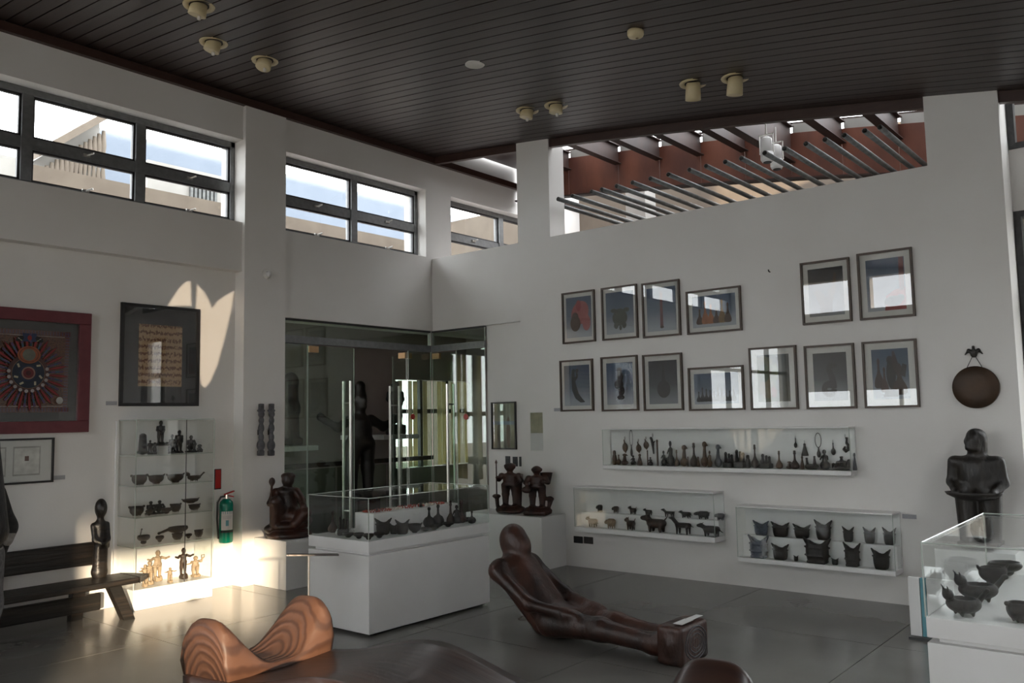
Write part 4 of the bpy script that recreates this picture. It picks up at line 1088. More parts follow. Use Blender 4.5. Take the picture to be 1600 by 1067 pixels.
sw, sh_ = (p1.x - p0.x) / 2, (p0.z - p1.z) / 2
MB().box(-sw, sw, -0.006, -0.001, -sh_, sh_).build('sign_board', M['black'], sg)
MB().box(-sw + 0.012, sw - 0.006, -0.008, -0.006, -sh_ + 0.01, sh_ - 0.008).build('sign_face', M['red'], sg)

# ------------------------------------------------------------------ carved shapes: unit meshes, reused at different sizes
def person_prims(arms, head=(0, -.01, .885), lean=0.0, legs='stand', hr=(.075, .085, .105), chest=.14, base=None):
    P = []
    if legs == 'stand':
        for s in (-1, 1):
            P += [('c', (s * .085, 0, .04), (s * .085, .01, .27), .045, .06), ('c', (s * .085, .01, .27), (s * .072, 0, .48), .058, .08), ('e', (s * .085, -.045, .025), (.048, .095, .03))]
    elif legs == 'squat':
        for s in (-1, 1):
            P += [('c', (s * .10, -.10, .04), (s * .12, -.17, .34), .05, .055), ('c', (s * .12, -.17, .34), (s * .08, .05, .16), .058, .085), ('e', (s * .1, -.15, .03), (.05, .1, .035))]
    up = 0.0 if legs == 'stand' else -.20
    if legs == 'squat': P += [('e', (0, .06, .14), (.14, .12, .12))]
    z = lambda v: v + up
    P += [('e', (0, 0, z(.50)), (.12, .09, .08)), ('e', (0, 0, z(.60)), (.12, .085, .13)), ('e', (0, 0, z(.69)), (chest, .085, .075)),
          ('c', (0, 0, z(.72)), (0, -.005, z(.80)), .05, .045), ('e', (head[0], head[1], z(head[2])), hr), ('e', (head[0], head[1] - hr[1] * .95, z(head[2]) - .005), (.014, .022, .03)),
          ('e', (head[0], head[1] - hr[1] * .72, z(head[2]) - .06), (.03, .025, .014))]
    for s in (-1, 1): P.append(('e', (head[0] + s * hr[0] * .98, head[1] + .01, z(head[2])), (.015, .022, .03)))
    for side, pts in arms:
        sh = (side * (chest + .015), 0, z(.71))
        pts = [sh] + [(side * x, y, z(w)) for x, y, w in pts]
        rs = [.048, .04, .03, .026]
        for i in range(len(pts) - 1): P.append(('c', pts[i], pts[i + 1], rs[i], rs[i + 1]))
        P.append(('e', pts[-1], (.03, .03, .036)))
    if base: P += base
    return P
both = lambda *p: [(-1, p), (1, p)]
UM = {}
def um(key, prims, m_, n=40, k=.03): UM[key] = sculpt_mesh(key, prims, m_, n, k, True)
def with_base(P, h, hx=.17, hy=.16, rnd=.03):
    out = []
    for p in P:
        if p[0] == 'c': out.append(('c', (p[1][0], p[1][1], p[1][2] + h), (p[2][0], p[2][1], p[2][2] + h), p[3], p[4]))
        else: out.append((p[0], (p[1][0], p[1][1], p[1][2] + h), *p[2:]))
    return out + [('b', (0, -.02, h / 2), (hx, hy, h / 2), rnd)]
stand = person_prims(both((.17, .01, .56), (.10, -.09, .50)))
um('standing_figure', with_base(stand, .12, .15, .14), M['blackwood'])
um('plain_standing_figure', with_base(person_prims(both((.17, .01, .57), (.15, -.03, .44))), .06, .15, .14), M['blackwood'])
um('seated_figure', with_base(person_prims(both((.2, -.08, .52), (.12, -.17, .55)), legs='squat'), .10, .2, .22), M['blackwood'])
um('arms_out_figure', with_base(person_prims(both((.27, -.04, .66), (.40, -.06, .70))), .14, .12, .12), M['palewood'])
um('hooded_figure', [('c', (0, 0, .1), (0, 0, .85), .16, .13), ('e', (0, -.08, .78), (.09, .07, .1)), ('b', (0, 0, .06), (.17, .15, .06), .03), ('-e', (0, -.13, .35), (.05, .08, .1)), ('e', (0, -.1, .5), (.1, .07, .12))], M['blackwood'])
um('small_bust', [('b', (0, 0, .1), (.16, .16, .1), .03), ('e', (0, 0, .4), (.16, .13, .25)), ('e', (0, -.03, .78), (.14, .15, .19)), ('c', (.1, 0, .45), (.16, -.1, .25), .05, .05), ('c', (-.1, 0, .45), (-.16, -.1, .25), .05, .05)], M['blackwood'])
UM['arms_out_dark'] = UM['arms_out_figure'].copy(); UM['arms_out_dark'].materials[0] = M['darkwood']
um('box_raising_figure', with_base(person_prims([(-1, ((.22, -.04, .64), (.36, -.04, .62))), (1, ((.22, -.02, .66), (.30, -.03, .86)))], ), .12, .14, .12) + [('b', (.31, -.03, 1.06), (.07, .03, .085), .012), ('-b', (.31, -.03, 1.06), (.045, .08, .06), .01)], M['palewood'])
# vessels
def lathe_um(key, prof, m_, extra=None, sx=1, sy=1, n=26):
    b = MB().lathe(prof, (0, 0, 0), n, sx=sx, sy=sy)
    if extra: extra(b)
    UM[key] = unit_mesh(b, key, m_)
um('footed_bowl', [('e', (0, 0, .28), (.5, .36, .30)), ('-e', (0, 0, .46), (.40, .27, .28)), ('-b', (0, 0, .66), (.7, .7, .18), .01), ('c', (-.2, -.12, .04), (-.22, -.1, .12), .06, .07), ('c', (.2, -.12, .04), (.22, -.1, .12), .06, .07), ('c', (-.2, .12, .04), (-.22, .1, .12), .06, .07), ('c', (.2, .12, .04), (.22, .1, .12), .06, .07), ('e', (-.52, 0, .42), (.1, .07, .06)), ('e', (.52, 0, .42), (.1, .07, .06))], M['darkwood'], 44)
um('boat_bowl', [('e', (0, 0, .24), (.72, .24, .22)), ('-e', (0, 0, .38), (.60, .17, .2)), ('-b', (0, 0, .62), (.9, .5, .24), .01), ('b', (0, 0, .04), (.26, .14, .04), .02), ('c', (.62, 0, .28), (.82, 0, .38), .06, .035), ('c', (-.62, 0, .28), (-.8, 0, .36), .06, .05)], M['darkwood'], 48)
um('animal_bowl', [('e', (0, 0, .22), (.6, .24, .2)), ('-e', (.02, 0, .36), (.42, .16, .18)), ('-b', (.0, 0, .56), (.45, .5, .2), .02), ('c', (.5, 0, .22), (.85, 0, .46), .07, .05), ('e', (.9, 0, .48), (.1, .06, .06)), ('e', (-.55, 0, .42), (.17, .13, .13)), ('c', (-.62, -.06, .5), (-.66, -.09, .62), .04, .02), ('c', (-.62, .06, .5), (-.66, .09, .62), .04, .02), ('c', (-.2, -.1, .02), (-.2, -.08, .12), .05, .06), ('c', (.2, -.1, .02), (.2, -.08, .12), .05, .06), ('c', (-.2, .1, .02), (-.2, .08, .12), .05, .06), ('c', (.2, .1, .02), (.2, .08, .12), .05, .06)], M['darkwood'], 48)
um('spouted_cup', [('e', (0, 0, .36), (.34, .34, .30)), ('-e', (0, 0, .55), (.27, .27, .28)), ('-b', (0, 0, .75), (.6, .6, .18), .01), ('c', (0, 0, .0), (0, 0, .14), .16, .12), ('c', (-.2, 0, .4), (-.12, 0, .92), .04, .03), ('e', (-.11, 0, .95), (.05, .05, .07))], M['darkwood'], 40)
um('low_cup', [('e', (0, 0, .3), (.44, .44, .32)), ('-e', (0, 0, .5), (.36, .36, .3)), ('-b', (0, 0, .7), (.7, .7, .18), .01), ('c', (0, 0, .0), (0, 0, .1), .22, .2)], M['darkwood'], 34)
um('ladle', [('e', (.25, 0, .2), (.62, .4, .16)), ('-e', (.25, 0, .32), (.54, .33, .14)), ('-b', (.25, 0, .5), (.9, .6, .2), .01), ('c', (-.3, 0, .2), (-.9, 0, .1), .06, .045), ('e', (-.92, 0, .1), (.09, .06, .05))], M['darkwood'], 46)
def horn_cup(key, taper, band, m_):
    P = [('c', (0, 0, .12), (0, 0, .72), taper, .38)]
    P = [('e', (0, 0, .45), (.42, .26, .75)), ('-b', (0, 0, -.45), (1, 1, .47), .02), ('-e', (0, 0, 1.12), (.36, .6, .42)), ('-e', (0, 0, .9), (.30, .16, .5)),
         ('b', (0, 0, .06), (taper, taper * .65, .06), .03), ('c', (-.36, 0, .80), (-.50, 0, .98), .09, .04), ('c', (.36, 0, .80), (.50, 0, .98), .09, .04), ('-b', (0, 0, 1.5), (1, 1, .48), .01)]
    for z in band: P += [('e', (-.43, 0, z), (.06, .07, .04)), ('e', (.43, 0, z), (.06, .07, .04)), ('e', (0, -.24, z), (.34, .035, .025))]
    um(key, P, m_, 44, .03)
horn_cup('saddle_cup', .28, (.62,), M['blackwood'])
horn_cup('banded_saddle_cup', .34, (.3, .62), M['blackwood'])
UM['grey_saddle_cup'] = UM['saddle_cup'].copy(); UM['grey_saddle_cup'].materials[0] = M['bluehorn']
UM['grey_banded_cup'] = UM['banded_saddle_cup'].copy(); UM['grey_banded_cup'].materials[0] = M['bluehorn']
lathe_um('long_necked_bottle', [(.18, 0), (.34, .04), (.40, .14), (.36, .27), (.22, .38), (.12, .48), (.09, .62), (.085, .78), (.13, .81), (.14, .86), (.10, .89), (.13, .94), (.08, 1.0)], M['darkwood'])
lathe_um('round_flask', [(.16, 0), (.36, .06), (.46, .2), (.46, .32), (.34, .46), (.14, .54), (.09, .62), (.08, .84), (.12, .86), (.13, .95), (.06, 1.0)], M['blackwood'], sy=.7)
lathe_um('cone_vial', [(.24, 0), (.30, .03), (.27, .2), (.19, .45), (.13, .65), (.10, .78), (.14, .82), (.15, .9), (.07, 1.0)], M['horn'])
um('figure_bottle', [('e', (0, 0, .22), (.26, .24, .22)), ('c', (0, 0, .3), (0, 0, .62), .17, .10), ('e', (0, 0, .66), (.13, .1, .1)), ('e', (0, -.02, .88), (.10, .11, .12)), ('c', (.14, 0, .66), (.2, -.12, .5), .045, .04), ('c', (-.14, 0, .66), (-.2, -.12, .5), .045, .04), ('b', (0, 0, .03), (.2, .2, .03), .02)], M['blackwood'], 36)
um('bird_bottle', [('e', (0, 0, .2), (.26, .22, .2)), ('c', (0, 0, .3), (.02, 0, .74), .15, .09), ('e', (.02, 0, .86), (.17, .1, .12)), ('c', (.12, 0, .86), (.26, 0, .82), .06, .03)], M['horn'], 34)
um('ring_bottle', [('c', (-.3, 0, .22), (-.2, 0, .52), .15, .13), ('c', (-.2, 0, .52), (0, 0, .62), .13, .11), ('c', (0, 0, .62), (.2, 0, .52), .11, .13), ('c', (.2, 0, .52), (.3, 0, .22), .13, .15), ('c', (-.3, 0, .16), (.3, 0, .16), .17, .17), ('c', (0, 0, .62), (0, 0, .86), .08, .06), ('e', (0, 0, .92), (.1, .08, .07)), ('c', (.42, 0, .2), (.46, 0, .7), .12, .08), ('c', (-.48, 0, .15), (-.52, 0, .42), .11, .08)], M['blackwood'], 44)
um('twin_bottle', [('c', (-.3, 0, .2), (.25, 0, .2), .2, .2), ('c', (-.36, 0, .3), (-.40, 0, .75), .09, .06), ('c', (.2, 0, .3), (.2, 0, .95), .12, .05), ('e', (-.4, 0, .8), (.08, .08, .07)), ('e', (.2, 0, .93), (.07, .07, .06))], M['blackwood'], 40)
um('crowd_carving', [('b', (0, 0, .16), (.46, .2, .16), .05), ('c', (-.3, 0, .3), (-.3, 0, .72), .12, .09), ('e', (-.3, 0, .84), (.11, .1, .13)), ('c', (0, 0, .3), (.02, 0, .66), .12, .09), ('e', (.02, 0, .76), (.1, .1, .12)), ('c', (.3, 0, .3), (.3, 0, .6), .12, .09), ('e', (.3, 0, .7), (.1, .1, .12))], M['blackwood'], 40)
lathe_um('rod', [(.4, 0), (.45, .02), (.4, .05), (.36, .9), (.45, .93), (.3, 1)], M['horn'], n=10)
lathe_um('plain_jar', [(.3, 0), (.42, .08), (.44, .4), (.36, .62), (.25, .72), (.3, .8), (.26, .95), (.1, 1)], M['blackwood'])
def hang(key, prims, m_, cord=True, loop=False):
    V, Q = sculpt(prims, 36, .03)
    b = MB(); b.v = [tuple(p) for p in V]; b.f = [tuple(q) for q in Q]; b.mi = [0] * len(b.f)
    top = float(V[:, 2].max())
    if loop:
        b.tube([(.22 * math.sin(t), 0, top + .36 - .36 * math.cos(t)) for t in [2 * math.pi * i / 24 for i in range(24)]], .022, 6, closed=True)
    elif cord:
        b.tube([(-.0, 0, top - .02), (-.03, 0, top + .12), (0, 0, top + .2), (.03, 0, top + .12), (0.0, 0, top - .02)], .010, 5)
    UM[key] = unit_mesh(b, key, m_)
hang('leaf_pendant', [('e', (0, 0, .4), (.16, .08, .3)), ('c', (0, 0, .6), (-.06, 0, .9), .05, .03), ('c', (0, 0, .2), (.03, 0, .02), .06, .02)], M['horn'])
hang('drop_pendant', [('e', (0, 0, .25), (.15, .12, .24)), ('c', (0, 0, .4), (0, 0, .8), .06, .035), ('e', (0, 0, .82), (.05, .05, .05))], M['blackwood'])
hang('bell_pendant', [('c', (0, 0, .12), (0, 0, .75), .26, .07), ('e', (0, 0, .8), (.1, .08, .09)), ('-b', (0, 0, -.2), (1, 1, .26), .02)], M['blackwood'])
hang('loop_pendant', [('e', (0, 0, .18), (.14, .1, .18)), ('c', (0, 0, .3), (0, 0, .46), .08, .05)], M['blackwood'], loop=True)
hang('hook_pendant', [('c', (.12, 0, .9), (.08, 0, .62), .07, .08), ('c', (.08, 0, .62), (.2, 0, .48), .09, .1), ('c', (.2, 0, .48), (.22, 0, .2), .1, .1), ('c', (.22, 0, .2), (0, 0, .08), .1, .1), ('c', (0, 0, .08), (-.16, 0, .2), .1, .09), ('c', (-.16, 0, .2), (-.06, 0, .36), .09, .06), ('e', (.1, 0, .94), (.12, .06, .06))], M['blackwood'])
hang('figure_pendant', [('c', (-.1, 0, .95), (-.02, 0, .6), .07, .08), ('c', (-.02, 0, .6), (.02, 0, .1), .07, .04), ('c', (-.02, 0, .62), (.12, 0, .8), .04, .03), ('e', (-.12, 0, .97), (.08, .07, .08))], M['blackwood'])
def animal(key, body, leg, head, tail, m_, horns=False):
    L, H, W = body
    P = [('c', (-L * .62, 0, leg + H), (L * .62, 0, leg + H), H * .98, H), ('e', (0, 0, leg + H * .9), (L * .8, W, H))]
    for sx in (-.62, .62):
        for sy in (-.55, .55): P.append(('c', (sx * L, sy * W, leg + H * .5), (sx * L * 1.05, sy * W, .02), H * .42, H * .26))
    hx, hz, hr = head
    P += [('c', (-L * .75, 0, leg + H * 1.2), (hx, 0, hz), H * .6, hr * .9), ('e', (hx - hr * .6, 0, hz - hr * .2), (hr * 1.4, hr * .75, hr * .8))]
    for s in (-1, 1):
        if horns: P.append(('c', (hx, s * hr * .5, hz + hr * .5), (hx + hr * .9, s * hr * 1.4, hz + hr * 1.3), hr * .25, hr * .12))
        else: P.append(('c', (hx + hr * .2, s * hr * .55, hz + hr * .4), (hx + hr * .4, s * hr * .8, hz + hr * 1.2), hr * .25, hr * .12))
    P += [('c', (L * .8, 0, leg + H * 1.3), tail, H * .22, H * .12)]
    um(key, P, m_, 46, .035)
animal('carved_buffalo', (.42, .17, .17), .16, (-.60, .50, .11), (.62, 0, .2), M['blackwood'], True)
animal('carved_pig', (.38, .19, .18), .10, (-.56, .30, .12), (.56, 0, .42), M['blackwood'])
animal('carved_dog', (.40, .12, .12), .26, (-.56, .62, .09), (.62, 0, .62), M['blackwood'])
animal('carved_deer', (.36, .12, .12), .32, (-.52, .78, .08), (.50, 0, .36), M['blackwood'])
animal('stocky_beast', (.36, .2, .2), .18, (-.44, .62, .15), (.52, 0, .72), M['darkwood'])

CNT = {}
def put(key, name, label, cat, group, loc, w, d, h, rz=0.0, m_=None):
    me = UM[key]
    if m_ is not None:
        k2 = (key, m_.name)
        if k2 not in UM: UM[k2] = me.copy(); UM[k2].materials[0] = m_
        me = UM[k2]
    o = link(name, me, None, loc); o.scale = (w, d, h); o.rotation_euler = (0, 0, rz)
    return tag(o, label, cat, group)
ORD = ['first', 'second', 'third', 'fourth', 'fifth', 'sixth', 'seventh', 'eighth', 'ninth', 'tenth', 'eleventh', 'twelfth', 'thirteenth', 'fourteenth', 'fifteenth', 'sixteenth', 'seventeenth', 'eighteenth', 'nineteenth', 'twentieth', 'twenty-first', 'twenty-second', 'twenty-third', 'twenty-fourth', 'twenty-fifth', 'twenty-sixth', 'twenty-seventh', 'twenty-eighth', 'twenty-ninth', 'thirtieth', 'thirty-first', 'thirty-second', 'thirty-third', 'thirty-fourth']

# --- left cabinet
def shelf_items(rows, zoom, z0, yp, group):
    ox, oy, sc = zoom
    for key, name, cx, wpx, ytop, ybot, rest, dep, lab, cat in rows:
        a = at_y(ox + cx * sc, oy + ybot * sc, yp); t = at_y(ox + cx * sc, oy + ytop * sc, yp)
        l = at_y(ox + (cx - wpx / 2) * sc, oy + ybot * sc, yp); r = at_y(ox + (cx + wpx / 2) * sc, oy + ybot * sc, yp)
        w = (r.x - l.x) * (1.3 if cat == 'carving' and key not in ('arms_out_figure', 'arms_out_dark', 'box_raising_figure') else 1.0); h = (t.z - a.z) * (1.0 if cat == 'carving' else 1.15)
        m_ = None
        if rest: m_ = M[rest]
        put(key, name, lab, cat, group, (a.x, yp, z0), w, w * dep, h, 0.0, m_)
ZA = (180, 650, .1406); ZB = (180, 780, .1781)
shelf_items([
    ('hooded_figure', 'carved_figure', 305, 75, 190, 428, None, .9, 'black hooded carving at the left end of the top glass shelf', 'carving'),
    ('standing_figure', 'carved_figure', 388, 48, 270, 430, None, .8, 'small black figure, second from left on the top glass shelf', 'carving'),
    ('small_bust', 'carved_bust', 437, 45, 298, 430, None, .9, 'stubby black bust just left of the tallest figure, top glass shelf', 'carving'),
    ('standing_figure', 'carved_figure', 505, 78, 92, 372, None, .8, 'tallest black figure raised on a pale block on the top glass shelf', 'carving'),
    ('small_bust', 'carved_bust', 572, 60, 292, 422, None, .9, 'squat black bust just right of the tallest figure, top glass shelf', 'carving'),
    ('seated_figure', 'carved_figure', 632, 68, 215, 428, None, .9, 'round-headed black seated figure in the middle of the top glass shelf', 'carving'),
    ('plain_standing_figure', 'carved_figure', 712, 72, 168, 424, None, .8, 'second tallest black figure, right of middle on the top glass shelf', 'carving'),
    ('seated_figure', 'carved_figure', 843, 85, 220, 412, None, .8, 'black seated figure standing apart on the right of the top shelf', 'carving'),
    ('small_bust', 'carved_bust', 936, 48, 325, 412, None, .9, 'smallest black bust at the right end of the top glass shelf', 'carving'),
], ZA, SZ[0] + .001, 7.50, 'carvings on the top glass shelf')
# the pale block under the tallest figure
for o in list(bpy.data.objects):
    if o.get('label', '').startswith('tallest black figure'): o.location.z += 0.075; tf = o
o = MB().box(-.045, .045, -.05, .05, 0, .0745).build('block', M['stone'], None, False, (tf.location.x, 7.50, SZ[0] + .0005)); tag(o, 'pale square block under the tallest figure on the top shelf', 'block')
shelf_items([
    ('footed_bowl', 'carved_bowl', 268, 205, 655, 760, None, .5, 'dark bowl at the left end of the second glass shelf', 'bowl'),
    ('boat_bowl', 'carved_bowl', 455, 195, 655, 750, None, .45, 'dark boat-shaped bowl, second from left on the second glass shelf', 'bowl'),
    ('boat_bowl', 'carved_bowl', 668, 208, 652, 742, None, .4, 'dark boat-shaped bowl, third from left on the second glass shelf', 'bowl'),
    ('animal_bowl', 'animal_bowl', 893, 205, 632, 728, None, .4, 'dark animal-headed scoop at the right end of the second glass shelf', 'bowl'),
], ZA, SZ[1] + .001, 7.48, 'bowls on the second glass shelf')
shelf_items([
    ('footed_bowl', 'carved_bowl', 188, 150, 55, 135, None, .6, 'wide dark bowl at the left end of the third glass shelf', 'bowl'),
    ('low_cup', 'carved_cup', 262, 62, 98, 142, None, 1, 'small dark cup left of the two figures on the third shelf', 'cup'),
    ('seated_figure', 'carved_figure', 313, 70, 0, 118, None, .9, 'left one of the two small black figures on the third shelf', 'carving'),
    ('seated_figure', 'carved_figure', 390, 70, -8, 110, None, .9, 'right one of the two small black figures on the third shelf', 'carving'),
    ('low_cup', 'carved_cup', 408, 95, 85, 132, None, .7, 'dark cup in front of the right figure on the third shelf', 'cup'),
    ('footed_bowl', 'carved_bowl', 530, 105, 55, 122, None, .7, 'dark bowl right of the figures on the third glass shelf', 'bowl'),
    ('footed_bowl', 'carved_bowl', 695, 110, 60, 108, None, .7, 'dark bowl under the tray at the right of the third shelf', 'bowl'),
], ZB, SZ[2] + .001, 7.49, 'carvings on the third glass shelf')
for o in list(bpy.data.objects):
    if o.get('label', '').startswith('dark cup in front of'): o.location.y = 7.405
    if o.get('label', '').startswith('small dark cup left of'): o.location.y = 7.415
shelf_items([('boat_bowl', 'carved_tray', 660, 160, 28, 66, None, .4, 'long dark tray resting on a bowl on the third shelf', 'tray')], ZB, SZ[2] + .07, 7.49, 'carvings on the third glass shelf')
shelf_items([
    ('spouted_cup', 'spouted_cup', 248, 108, 275, 398, None, .8, 'dark cup with a tall spike at the left of the lowest glass shelf', 'cup'),
    ('low_cup', 'carved_cup', 390, 70, 335, 385, None, .9, 'small dark cup left of the ladle on the lowest glass shelf', 'cup'),
    ('footed_bowl', 'carved_bowl', 545, 100, 310, 366, None, .8, 'dark bowl under the big ladle on the lowest glass shelf', 'bowl'),
    ('low_cup', 'carved_cup', 643, 56, 325, 362, None, .9, 'tiny dark cup right of the ladle on the lowest glass shelf', 'cup'),
    ('footed_bowl', 'carved_bowl', 732, 80, 278, 338, None, .8, 'dark lugged cup at the right end of the lowest glass shelf', 'cup'),
], ZB, SZ[3] + .001, 7.48, 'vessels on the lowest glass shelf')
shelf_items([('ladle', 'carved_ladle', 505, 265, 262, 312, None, .35, 'long dark ladle lying across bowls on the lowest glass shelf', 'ladle')], ZB, SZ[3] + .066, 7.48, 'vessels on the lowest glass shelf')
shelf_items([
    ('arms_out_figure', 'carved_figure', 225, 120, 590, 785, None, .45, 'pale figure with outstretched arms, leftmost on the white cabinet base', 'carving'),
    ('arms_out_figure', 'carved_figure', 300, 170, 548, 755, None, .4, 'pale figure with outstretched arms, second from left on the cabinet base', 'carving'),
    ('arms_out_figure', 'carved_figure', 420, 200, 452, 725, None, .35, 'tallest pale figure with outstretched arms on the cabinet base', 'carving'),
    ('arms_out_figure', 'carved_figure', 446, 105, 613, 745, None, .5, 'smallest pale figure with outstretched arms on the cabinet base', 'carving'),
    ('arms_out_dark', 'carved_figure', 598, 165, 440, 712, None, .45, 'dark brown figure with outstretched arms on the cabinet base', 'carving'),
    ('box_raising_figure', 'carved_figure', 703, 155, 518, 706, None, .45, 'pale figure raising a square frame, rightmost on the cabinet base', 'carving'),
], ZB, BZ + .001, 7.48, 'figures on the white cabinet base')
for o in list(bpy.data.objects):
    l = o.get('label', '')
    if l.startswith('tallest pale figure'): o.location.y = 7.58
    if l.startswith('smallest pale figure') or l.startswith('pale figure with outstretched arms, leftmost'): o.location.y = 7.41

# --- right wall cases
def wall_items(rows, zoom, xp, group, zs):
    ox, oy, sc = zoom
    for key, name, cx, wpx, ytop, ybot, m_, dep, lab, cat, zmode in rows:
        a = at_x(ox + cx * sc, oy + ybot * sc, xp); t = at_x(ox + cx * sc, oy + ytop * sc, xp)
        l = at_x(ox + (cx - wpx / 2) * sc, oy + ybot * sc, xp); r = at_x(ox + (cx + wpx / 2) * sc, oy + ybot * sc, xp)
        w = l.y - r.y; h = t.z - a.z
        z = a.z if zmode is None else zmode
        put(key, name, lab, cat, group, (xp, a.y, z), w, min(w * dep, .13), h, -math.pi / 2, M[m_] if m_ else None)
Z1A = (930, 660, .13125); Z1B = (1130, 660, .1375)
zb1 = C1['zbase'] + .001
PB, PH = RW - .075, RW - .03
lft = [  # key, x, width, top, bottom, material
    ('plain_jar', 232, 48, 312, 482, 'horn'), ('round_flask', 282, 50, 360, 482, 'horn'), ('bird_bottle', 352, 78, 350, 485, 'horn'), ('figure_bottle', 455, 56, 370, 488, None), ('cone_vial', 532, 60, 355, 492, 'horn'),
    ('rod', 626, 16, 310, 492, None), ('figure_bottle', 660, 52, 392, 494, None), ('rod', 745, 24, 190, 500, 'horn'), ('figure_bottle', 820, 58, 320, 502, None), ('twin_bottle', 868, 50, 385, 500, None),
    ('figure_bottle', 902, 74, 205, 505, None), ('long_necked_bottle', 974, 58, 310, 505, 'horn'), ('bird_bottle', 1064, 88, 258, 512, 'horn'), ('rod', 1105, 16, 395, 512, None), ('long_necked_bottle', 1180, 92, 232, 515, None), ('cone_vial', 1228, 40, 395, 515, None),
    ('bird_bottle', 1308, 84, 218, 520, None), ('figure_bottle', 1368, 50, 325, 520, 'horn'), ('bird_bottle', 1468, 84, 255, 525, 'greywood')]
rows = []
nm_ = {'plain_jar': 'jar', 'round_flask': 'flask', 'bird_bottle': 'bird-topped bottle', 'figure_bottle': 'figure bottle', 'cone_vial': 'conical vial', 'rod': 'rod', 'twin_bottle': 'double-necked bottle', 'long_necked_bottle': 'long-necked bottle', 'crowd_carving': 'group carving', 'ring_bottle': 'ring-shaped vessel'}
def descr(k, m_): return {'horn': 'brown', 'greywood': 'grey'}.get(m_, 'black') + ' ' + nm_[k]
rgt = [('crowd_carving', 68, 105, 325, 502, None), ('crowd_carving', 195, 110, 300, 506, None), ('plain_jar', 284, 56, 362, 510, None), ('long_necked_bottle', 366, 80, 248, 515, None), ('crowd_carving', 492, 115, 348, 512, None), ('twin_bottle', 420, 44, 425, 516, None), ('long_necked_bottle', 640, 76, 318, 520, 'horn'), ('long_necked_bottle', 818, 96, 318, 528, None), ('bird_bottle', 752, 70, 440, 525, None), ('cone_vial', 902, 50, 380, 530, None), ('twin_bottle', 1010, 140, 382, 535, None), ('figure_bottle', 1160, 110, 310, 538, None), ('ring_bottle', 1345, 205, 388, 545, None), ('cone_vial', 1500, 50, 350, 548, 'greywood')]
i = 0
for src, Zm in ((lft, Z1A), (rgt, Z1B)):
    out = []
    for k, x, w, t, b, m_ in sorted(src, key=lambda q: q[1]):
        out.append((k, k if k != 'rod' else 'carved_rod', x, w, t, b, m_, 1.0, '%s, %s standing piece from the left in the long wall case' % (descr(k, m_), ORD[i]), 'carving', zb1)); i += 1
    wall_items(out, Zm, PB, 'small vessels standing in the long wall case', None)
hA = [('leaf_pendant', 358, 62, 165, 365, 'horn', 'brown leaf-shaped pendant'), ('loop_pendant', 434, 44, 88, 405, None, 'black pendant on a long oval cord'), ('leaf_pendant', 519, 62, 195, 365, None, 'black leaf-shaped pendant'), ('leaf_pendant', 608, 62, 165, 325, None, 'black broad leaf-shaped pendant'), ('figure_pendant', 686, 60, 128, 375, None, 'black slender figure pendant')]
hB = [('drop_pendant', 824, 38, 150, 290, None, 'small black drop pendant'), ('bell_pendant', 930, 82, 200, 380, None, 'black bell-shaped pendant'), ('loop_pendant', 1088, 76, 115, 400, None, 'black pendant on a wide looped cord'), ('drop_pendant', 1254, 54, 195, 372, None, 'black long-stemmed drop pendant'), ('hook_pendant', 1400, 84, 130, 345, None, 'black coiled hook pendant')]
place_words = [['leftmost hanging piece', 'second hanging piece', 'third hanging piece', 'fourth hanging piece', 'fifth hanging piece'], ['sixth hanging piece', 'seventh hanging piece', 'eighth hanging piece', 'ninth hanging piece', 'rightmost hanging piece']]
for j, (src, Zm) in enumerate(((hA, Z1A), (hB, Z1B))):
    wall_items([(k, 'carved_pendant', x, w, t, b, m_, .5, '%s, %s in the long wall case' % (d, place_words[j][q]), 'pendant', None) for q, (k, x, w, t, b, m_, d) in enumerate(src)], Zm, PH, 'pendants hanging in the long wall case', None)
Z6 = (880, 740, .34375)
zr = C2['riser'] + .001; zb2 = C2['zbase'] + .001
XB, XF = RW - .065, RW - .165
wall_items([
    ('carved_pig', 'carved_animal', 165, 32, 135, 170, None, .5, 'tiny black carved animal, leftmost on the raised step of the animal case', 'carving', zr),
    ('carved_pig', 'carved_animal', 238, 34, 145, 178, None, .5, 'small black carved animal, second on the raised step of the animal case', 'carving', zr),
    ('stocky_beast', 'carved_animal', 315, 40, 142, 182, None, .5, 'stocky black carved animal, third on the raised step of the animal case', 'carving', zr),
    ('carved_buffalo', 'carved_animal', 386, 44, 155, 188, None, .5, 'black carved buffalo, fourth on the raised step of the animal case', 'carving', zr),
    ('carved_dog', 'carved_animal', 480, 68, 158, 194, None, .45, 'black carved dog, fifth on the raised step of the animal case', 'carving', zr),
    ('carved_buffalo', 'carved_animal', 556, 62, 165, 200, None, .5, 'black carved buffalo, sixth on the raised step of the animal case', 'carving', zr),
    ('carved_pig', 'carved_animal', 632, 76, 168, 205, None, .45, 'black carved pig, seventh on the raised step of the animal case', 'carving', zr),
    ('carved_pig', 'carved_animal', 712, 52, 182, 214, 'greywood', .5, 'grey carved animal, rightmost on the raised step of the animal case', 'carving', zr)], Z6, XB, 'animals on the raised step', None)
